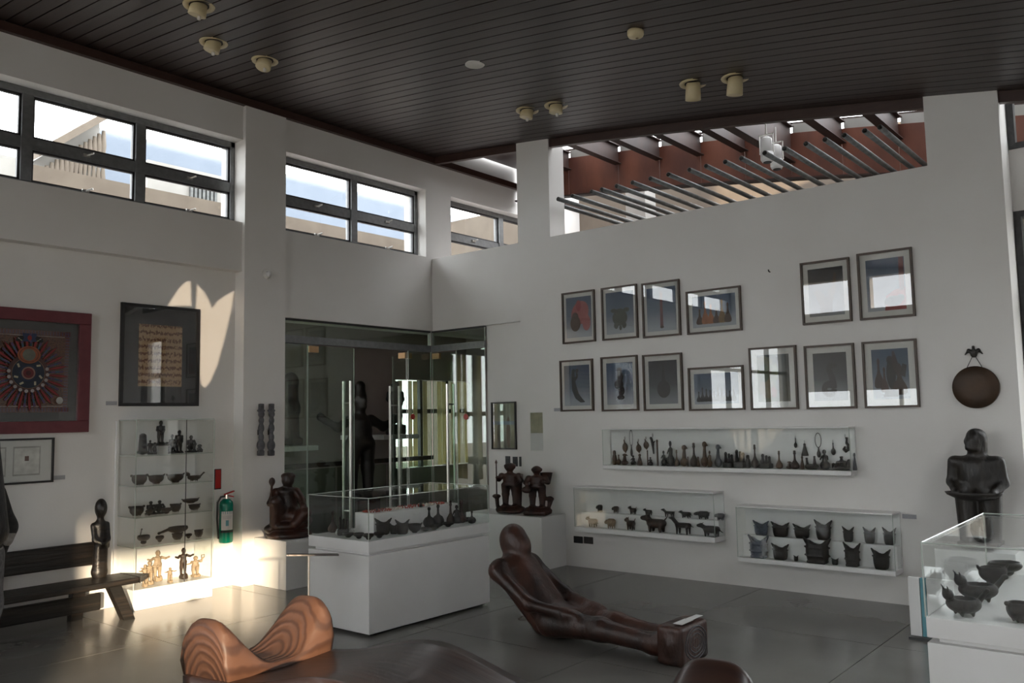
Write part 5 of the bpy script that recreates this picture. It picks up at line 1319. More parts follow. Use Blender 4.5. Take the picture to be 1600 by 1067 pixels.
wall_items([
    ('carved_buffalo', 'carved_animal', 132, 56, 193, 242, None, .5, 'black carved buffalo at the left front of the animal case', 'carving', zb2),
    ('carved_pig', 'carved_animal', 215, 52, 205, 250, 'palewood', .5, 'pale carved animal, second in the front row of the animal case', 'carving', zb2),
    ('stocky_beast', 'carved_animal', 305, 50, 200, 260, None, .6, 'stocky black carved animal, third in the front row of the animal case', 'carving', zb2),
    ('stocky_beast', 'carved_animal', 415, 124, 188, 270, None, .4, 'broad black beast with raised tail, middle of the animal case front row', 'carving', zb2),
    ('carved_deer', 'carved_animal', 538, 112, 206, 286, None, .4, 'black long-legged goat in the front row of the animal case', 'carving', zb2),
    ('carved_buffalo', 'carved_animal', 668, 118, 230, 292, None, .4, 'heavy black buffalo at the right front of the animal case', 'carving', zb2)], Z6, XF, 'animals in the front row', None)
zr = C3['riser'] + .001; zb3 = C3['zbase'] + .001
wall_items([('saddle_cup' if m_ is None else 'grey_saddle_cup', 'saddle_cup', x, w, t, b, None, .55, lab + ' on the raised step of the cup case', 'cup', zr) for x, w, t, b, m_, lab in (
    (900, 74, 203, 270, 1, 'grey-blue saddle-topped cup, leftmost'), (988, 86, 210, 277, None, 'black saddle-topped cup, second from left'), (1086, 84, 220, 285, None, 'black saddle-topped cup, third from left'), (1184, 84, 200, 292, None, 'tallest black saddle-topped cup'), (1297, 56, 232, 302, None, 'narrow black saddle-topped cup, third from right'), (1394, 60, 236, 310, None, 'narrow black saddle-topped cup, second from right'), (1485, 66, 236, 316, None, 'black saddle-topped cup, rightmost'))], Z6, RW - .06, 'cups on the raised step', None)
wall_items([(k, 'saddle_cup', x, w, t, b, None, .6, lab + ' in the front row of the cup case', 'cup', zb3) for k, x, w, t, b, lab in (
    ('grey_banded_cup', 890, 96, 272, 376, 'large grey-blue banded cup, leftmost'), ('saddle_cup', 988, 82, 314, 388, 'dark brown-black saddle-topped cup, second from left'), ('saddle_cup', 1059, 24, 372, 400, 'tiny black cup left of the largest cup'), ('banded_saddle_cup', 1157, 130, 288, 405, 'largest black banded cup'), ('saddle_cup', 1236, 36, 384, 416, 'tiny black cup right of the largest cup'), ('banded_saddle_cup', 1316, 82, 310, 420, 'tall black banded cup, second from right'), ('saddle_cup', 1448, 92, 342, 436, 'black curved saddle-topped cup, rightmost'))], Z6, RW - .165, 'cups in the front row', None)

# --- island case: pieces set out on the deck
ZC = (480, 740, .18125)
def deck_items(rows, group, zd, base, lim):
    for key, name, cx, cy, wpx, hpx, m_, dep, lab, cat in rows:
        X_, Y_ = base[0] + cx * base[2], base[1] + cy * base[2]
        a = at_z(X_, Y_, zd)
        dist = (a - Vector((0, 0, EYE))).dot(_F); s = base[2] * dist / FPX * (1.2 if zd < .75 else 1.0)
        rr_ = wpx * s * .5 * (.70 + .5 * dep) + .012
        a.x = min(max(a.x, lim[0] + rr_), lim[1] - rr_); a.y = min(max(a.y, lim[2] + rr_), lim[3] - rr_)
        put(key, name, lab, cat, group, (a.x, a.y, zd + .001), wpx * s, wpx * s * dep, hpx * s, -0.9, M[m_] if m_ else None)
deck_items([
    ('long_necked_bottle', 'long_necked_bottle', 205, 505, 70, 150, None, .9, 'black bottle with slender figure stopper, back left in the island case', 'bottle'),
    ('plain_jar', 'stone_knob', 265, 525, 36, 40, 'stone', 1, 'pale stone knob, left one of two in the island case', 'stone'),
    ('crowd_carving', 'group_carving', 312, 530, 78, 130, None, .8, 'black cluster of carved figures left of the white riser', 'carving'),
    ('plain_jar', 'stone_knob', 380, 525, 46, 48, 'stone', 1, 'pale stone knob, right one of two in the island case', 'stone'),
    ('low_cup', 'low_dish', 330, 555, 90, 34, 'blackwood', .9, 'small black dish, leftmost along the island case front', 'dish'),
    ('low_cup', 'low_dish', 428, 566, 80, 44, 'blackwood', .9, 'small black dish, second along the island case front', 'dish'),
    ('low_cup', 'low_dish', 515, 575, 80, 46, 'blackwood', .9, 'small black dish beside the front corner of the island case', 'dish'),
    ('low_cup', 'low_dish', 622, 556, 84, 44, 'blackwood', .9, 'small black dish in front of the first saddle-topped cup', 'dish'),
    ('saddle_cup', 'saddle_cup', 655, 525, 128, 118, None, .55, 'largest black saddle-topped cup in the island case', 'cup'),
    ('saddle_cup', 'saddle_cup', 748, 520, 76, 80, None, .6, 'small black saddle-topped cup between two larger ones in the island case', 'cup'),
    ('saddle_cup', 'saddle_cup', 820, 522, 108, 106, None, .55, 'black saddle-topped cup in the middle of the island case', 'cup'),
    ('boat_bowl', 'carved_bowl', 935, 510, 110, 74, 'blackwood', .5, 'black boat-shaped bowl right of the saddle-topped cups in the island case', 'bowl'),
    ('low_cup', 'low_dish', 1035, 496, 90, 26, 'blackwood', .9, 'flat black dish in front of the round flasks', 'dish'),
    ('round_flask', 'round_flask', 1052, 466, 88, 146, None, .7, 'black round flask, left one of the pair in the island case', 'flask'),
    ('round_flask', 'round_flask', 1130, 458, 86, 158, None, .7, 'black round flask, right one of the pair in the island case', 'flask'),
    ('boat_bowl', 'carved_tray', 1135, 488, 96, 44, 'blackwood', .5, 'oblong black box in front of the right round flask', 'box'),
    ('long_necked_bottle', 'long_necked_bottle', 1237, 436, 62, 165, None, .9, 'black long-necked bottle right of the round flasks', 'bottle'),
    ('figure_bottle', 'figure_bottle', 1290, 428, 64, 130, None, .9, 'black figure bottle between two long-necked bottles', 'bottle'),
    ('long_necked_bottle', 'long_necked_bottle', 1330, 424, 74, 165, 'redwood', .9, 'red-brown long-necked bottle near the right end of the island case', 'bottle'),
    ('low_cup', 'low_dish', 1215, 460, 86, 34, 'blackwood', .9, 'flat black dish in front of the long-necked bottles', 'dish'),
    ('low_cup', 'low_dish', 1375, 415, 60, 32, 'blackwood', .9, 'small black dish beside the rightmost flask of the island case', 'dish'),
    ('round_flask', 'round_flask', 1420, 430, 60, 88, None, .8, 'small black flask at the right end of the island case', 'flask'),
], 'pieces set out in the island case', .70, ZC, (4.27, 5.637, 4.95, 5.68))
# bead strings on the riser
rb = random.Random(3)
for k in range(7):
    y = 5.275 + 0.05 * (k % 4); x0 = 4.62 + 0.125 * k
    b = MB()
    m_ = M['redbead'] if k % 3 != 2 else M['whitebead']
    for i in range(18):
        t = 2 * math.pi * i / 18
        b.lathe([(.003, -.007), (.008, -.003), (.008, .003), (.003, .007)], (.058 * math.cos(t), .07 * math.sin(t) + rb.uniform(-.006, .006), .008), 7)
    o = b.build('bead_string', m_, None, True, (x0 + .03, 5.355, .8615))
    tag(o, '%s bead string, %s from the left on the white riser' % ('red' if m_ is M['redbead'] else 'pale shell', ORD[k]), 'bead string', 'bead strings on the riser')
deck_items([('figure_bottle', 'figure_bottle', 600, 330, 26, 44, None, 1, 'tiny black figure at the back left of the bead strings', 'carving'), ('figure_bottle', 'figure_bottle', 980, 290, 34, 44, None, 1, 'tiny black figure at the back right of the bead strings', 'carving')], 'tiny figures on the riser', .86, ZC, (4.575, 5.55, 5.24, 5.47))
# --- near case
ZD = (1430, 780, .20631)
deck_items([
    ('animal_bowl', 'animal_bowl', 400, 880, 290, 190, 'blackwood', .7, 'black bowl with animal head, front of the right-hand display case', 'bowl'),
    ('animal_bowl', 'animal_bowl', 490, 770, 330, 190, 'blackwood', .6, 'black ladle-handled bowl, middle of the right-hand display case', 'bowl'),
    ('boat_bowl', 'carved_bowl', 590, 640, 200, 120, 'blackwood', .6, 'black boat-shaped bowl behind the white riser of the right-hand case', 'bowl'),
    ('low_cup', 'low_dish', 640, 560, 200, 90, 'blackwood', .8, 'round black dish at the back of the right-hand display case', 'dish'),
    ('footed_bowl', 'carved_bowl', 800, 930, 190, 130, 'blackwood', .8, 'black footed bowl cut by the right edge of the picture', 'bowl'),
], 'bowls in the right-hand display case', .70, ZD, (4.07, 5.38, .05, 1.038))
deck_items([('animal_bowl', 'animal_bowl', 800, 640, 160, 190, 'blackwood', .7, 'black animal-shaped vessel on the riser of the right-hand case', 'bowl')], 'bowls in the right-hand display case', .80, ZD, (4.55, 5.2, .2, .62))

# ------------------------------------------------------------------ statues
def statue(name, label, cat, loc, prims, m_, n=64, k=.03, scale=1.0, rz=0.0, part='figure', extra=None, base=None, group=None):
    root = tag(empty(name, loc, rz), label, cat, group)
    root.scale = (scale,) * 3
    link(part, sculpt_mesh(part, prims, m_, n, k), root)
    return root
# large black statue holding a bowl, by the column
sp = person_prims(both((.205, .0, .53), (.14, -.15, .44)), hr=(.070, .085, .108), chest=.165)
sp = [p for p in sp if not (p[0] == 'e' and p[2] == (.014, .022, .03))]
sp += [('e', (-.045, -.075, .875), (.016, .022, .03)), ('e', (-.035, -.07, .83), (.03, .03, .02)), ('c', (.03, .03, .90), (.035, .035, .76), .065, .055), ('e', (.015, .02, .945), (.072, .08, .055)), ('c', (0, 0, .72), (0, 0, .80), .065, .055),
       ('e', (0, 0, .60), (.155, .10, .16)), ('c', (.13, 0, .68), (.14, 0, .50), .06, .06), ('c', (-.15, 0, .71), (.15, 0, .71), .05, .05), ('c', (-.09, -.02, .05), (-.09, 0, .46), .075, .1), ('c', (.09, -.02, .05), (.09, 0, .46), .075, .1)]
st = statue('bowl_bearer_statue', 'large black statue of a figure holding a wide bowl beside the column', 'statue', (7.33, 1.44, .578), sp, M['blackwood'], 84, .03, .875, -math.pi / 2)
bw = MB().lathe([(.05, .0), (.13, .02), (.185, .05), (.20, .075), (.185, .075), (.13, .045), (.04, .03)], (0, -.17, .385), 30, sx=1.15, sy=.62); bw.build('held_bowl', M['blackwood'], st, True)
link('statue_base', sculpt_mesh('statue_base', [('b', (0, -.02, .012), (.16, .15, .016), .01)], M['blackwood'], 40), st)
# crouching carving on the left pedestal
cr = [('e', (0, 0, .05), (.215, .19, .05)), ('e', (0, 0, .13), (.20, .18, .07)), ('e', (.02, .0, .24), (.13, .13, .10)), ('c', (.0, .02, .26), (-.03, .02, .46), .10, .085), ('e', (-.03, .01, .50), (.105, .08, .06)), ('c', (-.02, 0, .52), (-.015, -.01, .57), .045, .04), ('e', (-.01, -.015, .625), (.062, .066, .075)), ('e', (-.01, .0, .67), (.07, .072, .04)),
      ('c', (-.05, -.06, .24), (-.11, -.13, .40), .07, .06), ('c', (-.11, -.13, .40), (-.12, -.10, .16), .058, .05), ('c', (.08, -.06, .22), (.17, -.12, .27), .075, .06), ('c', (.17, -.12, .27), (.08, -.15, .16), .055, .05),
      ('c', (-.13, .0, .50), (-.17, -.06, .38), .04, .035), ('c', (-.17, -.06, .38), (-.10, -.12, .44), .033, .03), ('c', (.07, .0, .50), (.13, -.05, .40), .04, .035), ('c', (.13, -.05, .40), (.15, -.12, .34), .033, .03),
      ('c', (-.17, -.06, .40), (-.15, -.10, .60), .014, .012), ('e', (-.15, -.10, .62), (.030, .030, .045)), ('c', (.16, -.12, .36), (.17, -.13, .18), .016, .014), ('e', (.18, -.05, .18), (.05, .06, .05)), ('e', (-.17, -.06, .1), (.06, .07, .05))]
cpx = at_z(443, 838, .464)
st = statue('crouching_carving', 'glossy brown carving of a crouching figure with raised knees on the left pedestal', 'statue', (5.19, 7.22, .4645), cr, M['redwood'], 84, .016, .92, -0.75); st.scale = (1.02, 1.02, .90)
link('carving_base', MB().lathe([(.20, 0), (.222, .006), (.222, .045), (.21, .055)], (0, 0, 0), 32, sy=.9).mesh('carving_base', M['redwood'], True), st)
# two brown warriors on the right pedestal
def rock(h): return [('e', (-.05, 0, h * .5), (.20, .16, h * .62)), ('e', (.08, .02, h * .5), (.16, .15, h * .55)), ('e', (0, -.05, h * .3), (.22, .15, h * .45)), ('-b', (0, 0, -.2), (1, 1, .2), .001)]
w1 = with_base(person_prims([(-1, ((.18, -.04, .60), (.17, -.12, .66))), (1, ((.19, .0, .58), (.14, -.06, .50)))], hr=(.08, .085, .10), chest=.13), .15)[:-1] + rock(.16) + [('e', (0, .0, 1.075), (.095, .095, .05)), ('c', (.14, .05, .75), (.13, .03, .17), .05, .045), ('b', (.12, .06, .78), (.07, .06, .1), .02), ('c', (-.20, -.06, .15), (-.22, -.04, .36), .03, .035), ('e', (-.22, -.05, .38), (.07, .06, .05))]
a = at_z(787, 797, .553)
st = statue('spear_bearer_statue', 'brown carved warrior with an upright spear, left one on the right pedestal', 'statue', (7.33, 6.11, .5555), w1, M['redwood'], 90, .025, .475, -1.25); st.scale = (.70, .66, .485)
MB().cyl((-.185, -.13, .14), (-.185, -.13, 1.14), .012, .010, 8).build('spear', M['redwood'], st)
MB().lathe([(.018, 0), (.022, .03), (.001, .09)], (-.185, -.13, 1.13), 8, sy=.4).build('spear_tip', M['redwood'], st)
w2 = with_base(person_prims([(-1, ((.18, -.05, .58), (.12, -.14, .52))), (1, ((.18, .02, .58), (.12, -.08, .62)))], hr=(.078, .085, .10), chest=.13), .17)[:-1] + rock(.18) + [('e', (0, -.0, 1.07), (.088, .09, .05)), ('c', (.18, .05, .17), (.21, .06, .36), .03, .05), ('e', (.20, .04, .37), (.07, .06, .055)), ('c', (.08, .04, .36), (.2, .06, .4), .03, .03), ('e', (-.13, -.14, .60), (.09, .07, .08)), ('b', (0, .0, .06), (.2, .17, .06), .03)]
st = statue('basket_bearer_statue', 'brown carved figure with a basket on its back, right one on the right pedestal', 'statue', (7.33, 5.73, .5565), w2, M['redwood'], 90, .025, .455, -1.25); st.scale = (.66, .64, .455)
MB().lathe([(.05, 0), (.07, .02), (.11, .26), (.10, .26), (.06, .05)], (.12, .13, .72), 16, sy=.8).build('back_basket', M['redwood'], st, True)
# statues in the gallery behind the glass
ga = person_prims([(-1, ((.24, -.02, .64), (.36, -.02, .70), (.42, -.02, .74))), (1, ((.24, -.02, .64), (.36, -.02, .70), (.42, -.02, .74)))], hr=(.055, .07, .10), chest=.10)
ga = [p if p[0] == 'c' else p for p in ga] + [('c', (0, 0, .93), (0, 0, 1.02), .05, .05)]
statue('raised_arms_statue', 'tall black statue with spread upturned arms seen through the glass doors', 'statue', (7.62, 9.0, .572), ga, M['blackwood'], 84, .03, 1.48, -0.15)
pedestal('dark pedestal of the spread-armed statue behind the glass doors', 7.42, 7.82, 8.82, 9.18, .555).data.materials[0] = M['blackwood']
gs = with_base(person_prims(both((.18, .0, .57), (.12, -.06, .46)), hr=(.085, .09, .10)), .22, .19, .17)
statue('shelf_statue', 'black standing figure on a white shelf in the gallery behind the glass', 'statue', (8.36, 9.1, 1.402), gs, M['blackwood'], 70, .03, .64, -0.35)
p = at_y(620, 687, 9.1)
o = bevel(MB().box(-.34, .34, -.2, .74, -.03, .03).build('display_shelf', M['white'], None, False, (8.30, 9.1, 1.37)), .003); tag(o, 'white shelf under the black figure in the gallery behind the glass', 'shelf')
statue('gallery_idol', 'tall narrow dark idol behind the left glass pane', 'statue', (6.62, 9.2, 1.304), [('c', (0, 0, .16), (0, 0, .75), .13, .11), ('e', (0, -.03, .86), (.11, .11, .14)), ('b', (0, 0, .06), (.15, .13, .05), .02), ('e', (0, -.08, .5), (.12, .08, .15))], M['darkwood'], 44, .03, .95, -.3)
o = bevel(MB().box(-.3, .3, -.2, .64, -.03, .03).build('display_shelf', M['white'], None, False, (6.62, 9.2, 1.269)), .003); tag(o, 'white shelf under the tall idol behind the left glass pane', 'shelf')

# pair of carved totems on the pillar
for x, lab in ((408, 'dark carved totem on the pillar, left one of the pair'), (424, 'dark carved totem on the pillar, right one of the pair')):
    t = at_y(x, 631, 7.46); b = at_y(x, 712, 7.46); h = t.z - b.z
    P = [('b', (0, 0, .05), (.055, .05, .05), .01), ('e', (0, 0, .20), (.085, .06, .11)), ('e', (.0, -.01, .36), (.055, .05, .09)), ('e', (.005, 0, .52), (.06, .055, .12)), ('e', (0, -.01, .68), (.055, .05, .07)), ('e', (.0, -.01, .80), (.065, .055, .07)), ('e', (0, 0, .87), (.09, .05, .03)), ('b', (0, 0, .95), (.045, .045, .055), .01), ('-e', (.06, -.04, .44), (.03, .04, .04)), ('-e', (-.06, -.04, .62), (.03, .04, .04))]
    root = tag(empty('wall_totem', (t.x, 7.46, b.z)), lab, 'carving', 'totems on the pillar'); root.scale = (h,) * 3
    link('totem_body', sculpt_mesh('totem_body', P, M['greywood'], 60, .02), root)
    MB().box(-.02, .02, .03, .045 / h, .4, .5).build('mounting_block', M['black'], root)

# gong
gc = at_x(1526, 605, RW); gr = .168
gg = tag(empty('gong', (RW, gc.y, gc.z), -math.pi / 2), 'dark bronze gong hung by a cord from a carved bird', 'gong')
MB().lathe([(gr, 0.0), (gr, .045), (gr * .97, .052), (gr * .5, .055), (gr * .02, .056)], (0, -.002, 0), 44, rot=RX90).build('gong_disc', M['gong'], gg, True)
for s in (-1, 1): MB().cyl((s * .055, -.03, gr * .93), (s * .012, -.025, gr + .075), .003, n=6).build('cord', M['black'], gg)
bird = [('e', (0, 0, 0), (.026, .016, .032)), ('c', (0, 0, .02), (.0, -.006, .055), .012, .009), ('c', (-.01, 0, .01), (-.035, 0, .028), .014, .012), ('c', (-.035, 0, .028), (-.062, 0, -.004), .011, .005), ('c', (.01, 0, .01), (.035, 0, .028), .014, .012), ('c', (.035, 0, .028), (.062, 0, -.004), .011, .005), ('c', (0, 0, .055), (0, -.02, .052), .007, .003)]
o = link('carved_bird', sculpt_mesh('carved_bird', bird, M['blackwood'], 44, .012), gg, (0, -.022, gr + .10))

# white brochure stand behind the right-hand case
b0 = at_z(1437, 963, 0)
root = tag(empty('brochure_stand', (6.55, 1.62, 0)), 'white and teal panel stand between the wall and the right-hand case', 'stand')
MB().box(-.02, .02, .075, .15, .018, .42).build('white_panel', M['white'], root)
MB().box(-.02, .02, .035, .07, .018, .42).build('teal_panel', M['teal'], root)
MB().box(-.02, .02, -.14, .03, .018, .42).build('white_panel', M['white'], root)
MB().box(-.08, .03, -.15, .15, 0, .018).build('foot', M['alu_dark'], root)

# reclining wooden figure on the floor
rx = 5.10
RP = [('e', (0, .43, .668), (.098, .115, .125)), ('e', (0, .36, .61), (.075, .085, .09)), ('e', (0, .322, .655), (.022, .024, .035)), ('c', (0, .44, .60), (0, .42, .50), .062, .062),
      ('c', (-.17, .42, .47), (.17, .42, .47), .085, .085), ('c', (0, .38, .46), (0, .16, .24), .13, .115), ('c', (-.07, .36, .44), (-.06, .12, .22), .10, .09), ('c', (.07, .36, .44), (.06, .12, .22), .10, .09),
      ('e', (0, .02, .125), (.165, .14, .12)),
      ('c', (-.09, .02, .12), (-.10, -.42, .135), .098, .078), ('c', (.09, .02, .12), (.10, -.42, .135), .098, .078), ('c', (-.10, -.42, .135), (-.10, -.88, .10), .075, .062), ('c', (.10, -.42, .135), (.10, -.88, .10), .075, .062),
      ('c', (-.10, -.84, .10), (-.10, -.97, .14), .062, .08), ('c', (.10, -.84, .10), (.10, -.97, .14), .062, .08),
      ('c', (.225, .41, .46), (.215, .10, .27), .055, .045), ('c', (.215, .10, .27), (.15, -.18, .215), .043, .035), ('e', (.14, -.23, .215), (.05, .075, .03)),
      ('c', (-.225, .41, .46), (-.215, .12, .26), .055, .045), ('c', (-.215, .12, .26), (-.14, -.14, .215), .043, .035), ('e', (-.13, -.18, .215), (.05, .075, .03)),
      ('c', (0, .52, .36), (0, .16, .06), .05, .07)]
rec = tag(empty('reclining_figure', (rx, 3.80, 0)), 'dark wooden figure leaning back on the floor with legs stretched to a block', 'sculpture')
link('figure', sculpt_mesh('figure', RP, M['redwood'], 110, .05), rec)
blk = sculpt_mesh('foot_block', [('b', (0, -1.0, .125), (.185, .095, .125), .03), ('e', (0, -1.0, .13), (.2, .09, .13))], M['redwood'], 44, .03); link('foot_block', blk, rec)
endg = MB(); 
for r in (.035, .06, .085, .11): endg.tube([(r * 1.35 * math.cos(t) + .004 * math.sin(5 * t), -1.098, .125 + r * math.sin(t)) for t in [2 * math.pi * i / 28 for i in range(28)]], .005, 5, closed=True)
for j, r in enumerate((.035, .06, .085, .105)):
    MB().tube([(r * 1.35 * math.cos(t) + .004 * math.sin(5 * t), -1.0965, .125 + r * math.sin(t)) for t in [2 * math.pi * i / 28 for i in range(28)]], .005, 5, closed=True).build('growth_ring', M['greywood'], rec, True)
cp = tag(empty('paper_notice', (rx, 2.80, .2615)), 'white paper notice lying on the block of the reclining figure', 'paper')
MB().box(-.14, .02, -.075, -.01, 0, .002).build('sheet', M['paper'], cp)
MB().box(.0, .16, -.07, -.02, .002, .004).build('sheet', M['paper'], cp)

# long carved bench in the foreground with saddle-shaped ends
Sx, Sy = 2.78, 4.10
ldir = Vector((.08, -.997)); wdir = Vector((.997, .08))
ang = math.atan2(wdir.y, wdir.x)
hb = tag(empty('carved_bench', (Sx, Sy, 0), ang), 'long low wooden bench with saddle-shaped carved ends in the foreground', 'bench')
# local x across the bench, local -y along it
BL_ = 2.62
def seat_z(t): return .295 + .155 * math.exp(-((t - .92) / .50) ** 2)
def half_w(t): return .37 + .02 * math.exp(-((t - .9) / .40) ** 2)
v = []; f = []; NT, NS = 40, 14
for i in range(NT + 1):
    t = -.18 + (BL_ + .3) * i / NT
    for j in range(NS + 1):
        s = -1 + 2 * j / NS
        v.append((s * half_w(t), -t, seat_z(t) - .035 * (1 - s * s) * math.exp(-((t - .9) / .6) ** 2)))
o_ = len(v)
for i in range(NT + 1):
    t = -.18 + (BL_ + .3) * i / NT
    for j in range(NS + 1):
        s = -1 + 2 * j / NS
        v.append((s * half_w(t) * .97, -t, seat_z(t) - .13 - .01 * s * s))
W1 = NS + 1
for i in range(NT):
    for j in range(NS):
        a = i * W1 + j; f.append((a, a + W1, a + W1 + 1, a + 1)); f.append((o_ + a, o_ + a + 1, o_ + a + W1 + 1, o_ + a + W1))
    a = i * W1; f.append((a, o_ + a, o_ + a + W1, a + W1)); a = i * W1 + NS; f.append((a, a + W1, o_ + a + W1, o_ + a))
for j in range(NS):
    f.append((j, j + 1, o_ + j + 1, o_ + j)); a = NT * W1 + j; f.append((a, o_ + a, o_ + a + 1, a + 1))
MB().add(v, f).build('seat', M['seatwood'], hb, True)
def saddle(name, parent, loc, m_, L=.20, Hh=.285, flip=1):
    v = []; f = []; ns, nt = 48, 20
    for i in range(ns + 1):
        s = -1 + 2 * i / ns; q = abs(s)
        for j in range(nt + 1):
            t = -1 + 2 * j / nt
            arch = max(0.0, 1 - abs(t) ** 3.0) ** .55
            g = min(max((q - .12) / .82, 0.0), 1.0); g = .55 * g ** 2.2 + .45 * g * g * (3 - 2 * g)
            z = .07 + Hh * g * (.34 + .66 * arch) - .05 * max(0.0, (q - .86) / .14) ** 2 * g - .008 * t
            x = s * .335 + math.copysign(.035 * q ** 5, s)
            y = t * L * (1 - .08 * q ** 3)
            v.append((x, y, z))
    o2 = len(v)
    for i in range(ns + 1):
        s = -1 + 2 * i / ns
        for j in range(nt + 1):
            t = -1 + 2 * j / nt
            v.append((s * .33, t * L * .97, -.01))
    w2_ = nt + 1
    for i in range(ns):
        for j in range(nt):
            a = i * w2_ + j; f.append((a, a + w2_, a + w2_ + 1, a + 1)); f.append((o2 + a, o2 + a + 1, o2 + a + w2_ + 1, o2 + a + w2_))
        a = i * w2_; f.append((a, o2 + a, o2 + a + w2_, a + w2_)); a += nt; f.append((a, a + w2_, o2 + a + w2_, o2 + a))
    for j in range(nt):
        f.append((j, j + 1, o2 + j + 1, o2 + j)); a = ns * w2_ + j; f.append((a, o2 + a, o2 + a + 1, a + 1))
    o = MB().add(v, f).build(name, m_, parent, True, loc)
    return o
saddle('saddle_end', hb, (0, .02, seat_z(0) - .04), M['ringwood'])
saddle('saddle_end', hb, (0, -BL_ + .16, seat_z(BL_) - .04), M['seatwood'])
for x in (-.24, .24):
    for y in (-.05, -BL_ + .1):
        lg = sculpt_mesh('leg', [('b', (0, 0, .10), (.07, .09, .10), .03), ('c', (0, 0, .1), (0, 0, .2), .075, .09)], M['seatwood'], 24); link('leg', lg, hb, (x, y, 0))

# black bench on the left
be = tag(empty('wall_bench', (2.6, 7.25, 0)), 'long black weathered bench with a carved figure post against the left wall', 'bench')
bevel(MB().box(-2.0, .98, -.20, .16, .285, .335).build('seat', M['benchwood'], be), .012)
MB().add([(.98, -.20, .285), (1.12, -.06, .295), (.98, .16, .285), (.98, -.20, .335), (1.12, -.06, .33), (.98, .16, .335)], [(0, 2, 1), (3, 4, 5), (0, 1, 4, 3), (1, 2, 5, 4), (2, 0, 3, 5)]).build('seat_tip', M['benchwood'], be)
bevel(MB().box(-2.0, .80, .19, .235, .43, .62).build('backrest', M['benchwood'], be), .012)
bevel(MB().box(-2.0, .80, .10, .15, .06, .20).build('stretcher', M['benchwood'], be), .012)
for x, y, dx, dy in ((.78, -.14, .12, -.02), (-1.8, -.14, -.08, -.02), (.62, .14, .0, .04), (-1.8, .14, -.08, .04)):
    b = MB()
    p0 = Vector((x, y, .29)); p1 = Vector((x + dx, y + dy, 0)); h_ = Vector((.045, .04, 0))
    vv = [(p1.x - .045, p1.y - .04, 0), (p1.x + .045, p1.y - .04, 0), (p1.x + .045, p1.y + .04, 0), (p1.x - .045, p1.y + .04, 0), (p0.x - .05, p0.y - .045, .29), (p0.x + .05, p0.y - .045, .29), (p0.x + .05, p0.y + .045, .29), (p0.x - .05, p0.y + .045, .29)]
    b.add(vv, [(0, 3, 2, 1), (4, 5, 6, 7), (0, 1, 5, 4), (1, 2, 6, 5), (2, 3, 7, 6), (3, 0, 4, 7)]).build('leg', M['benchwood'], be)
fp = [('c', (0, 0, .02), (0, 0, .24), .075, .07), ('e', (0, 0, .05), (.095, .08, .06)), ('e', (0, 0, .36), (.075, .065, .10)), ('e', (0, 0, .45), (.085, .06, .05)), ('c', (0, 0, .48), (0, 0, .53), .04, .035), ('e', (0, -.01, .60), (.07, .075, .085)), ('e', (0, -.085, .595), (.012, .016, .022)), ('c', (-.09, 0, .45), (-.085, -.04, .33), .028, .025), ('c', (-.085, -.04, .33), (-.02, -.085, .30), .024, .022), ('c', (.09, 0, .45), (.085, -.04, .33), .028, .025), ('c', (.085, -.04, .33), (.02, -.085, .30), .024, .022), ('c', (-.035, -.02, .05), (-.035, -.03, .27), .05, .05), ('c', (.035, -.02, .05), (.035, -.03, .27), .05, .05), ('b', (.085, .0, .28), (.03, .03, .03), .01)]
o = link('carved_post', sculpt_mesh('carved_post', fp, M['benchwood'], 64, .025), be, (.775, .10, .332)); o.scale = (.68, .72, .96)

# slim reading stand between pedestal and island case
q = at_z(482, 1003, 0)
rs = tag(empty('reading_stand', q), 'slim metal stand with a tilted dark plate left of the island case', 'stand')
r_ = _ray(486, 868); t_ = math.hypot(q.x, q.y) / math.hypot(r_.x, r_.y); hz = EYE + t_ * r_.z
MB().cyl((0, 0, .015), (0, 0, hz), .009, n=12).build('pole', M['steel'], rs)
MB().lathe([(.12, 0), (.12, .008), (.02, .018)], (0, 0, 0), 24).build('base', M['alu_dark'], rs, True)
vd = Vector((q.x, q.y, hz - EYE)).normalized(); up = Vector((0, 0, 1)); n_p = (up - vd * up.dot(vd)).normalized()
side = vd.cross(n_p).normalized(); n_p = (n_p + side * .05 + vd * -.035).normalized(); side = vd.cross(n_p).normalized(); fw_ = n_p.cross(side)
rot = Matrix((side, fw_, n_p)).transposed()
MB().cbox((side.x * .03, side.y * .03, hz + .006), (.185, .13, .005), rot).build('plate', M['darkwood'], rs)

# ------------------------------------------------------------------ person at the left edge
pe_ = tag(empty('person', (2.045, 6.293, 0), -2.45), 'person with long dark hair in striped knit top and checked trousers, at the left edge', 'person')
H_ = 1.62
body = person_prims([(-1, ((.175, .03, .57), (.17, .01, .455))), (1, ((.175, .03, .57), (.17, .01, .455)))], hr=(.052, .062, .075), head=(0, -.005, .925), chest=.125)
body = [p for p in body if not (p[0] == 'c' and abs(p[1][2] - .72) < 1e-6)] + [('c', (0, 0, .74), (0, 0, .87), .04, .034)]
for s in (-1, 1):
    hx, hy, hz_ = s * .17, .005, .425
    for k in range(4): body += [('c', (hx + (k - 1.5) * .011 * 0, hy + (k - 1.5) * .013, hz_ + .01), (hx, hy + (k - 1.5) * .014, hz_ - .03 + abs(k - 1.4) * .004), .0068, .006), ('c', (hx, hy + (k - 1.5) * .014, hz_ - .03), (hx - s * .012, hy + (k - 1.5) * .014, hz_ - .05 + abs(k - 1.4) * .005), .006, .005)]
    body += [('c', (hx, hy - .022, hz_ + .02), (hx - s * .016, hy - .034, hz_ - .012), .0075, .006)]
o = link('body', sculpt_mesh('body', body, M['skin'], 150, .012), pe_); o.scale = (H_,) * 3
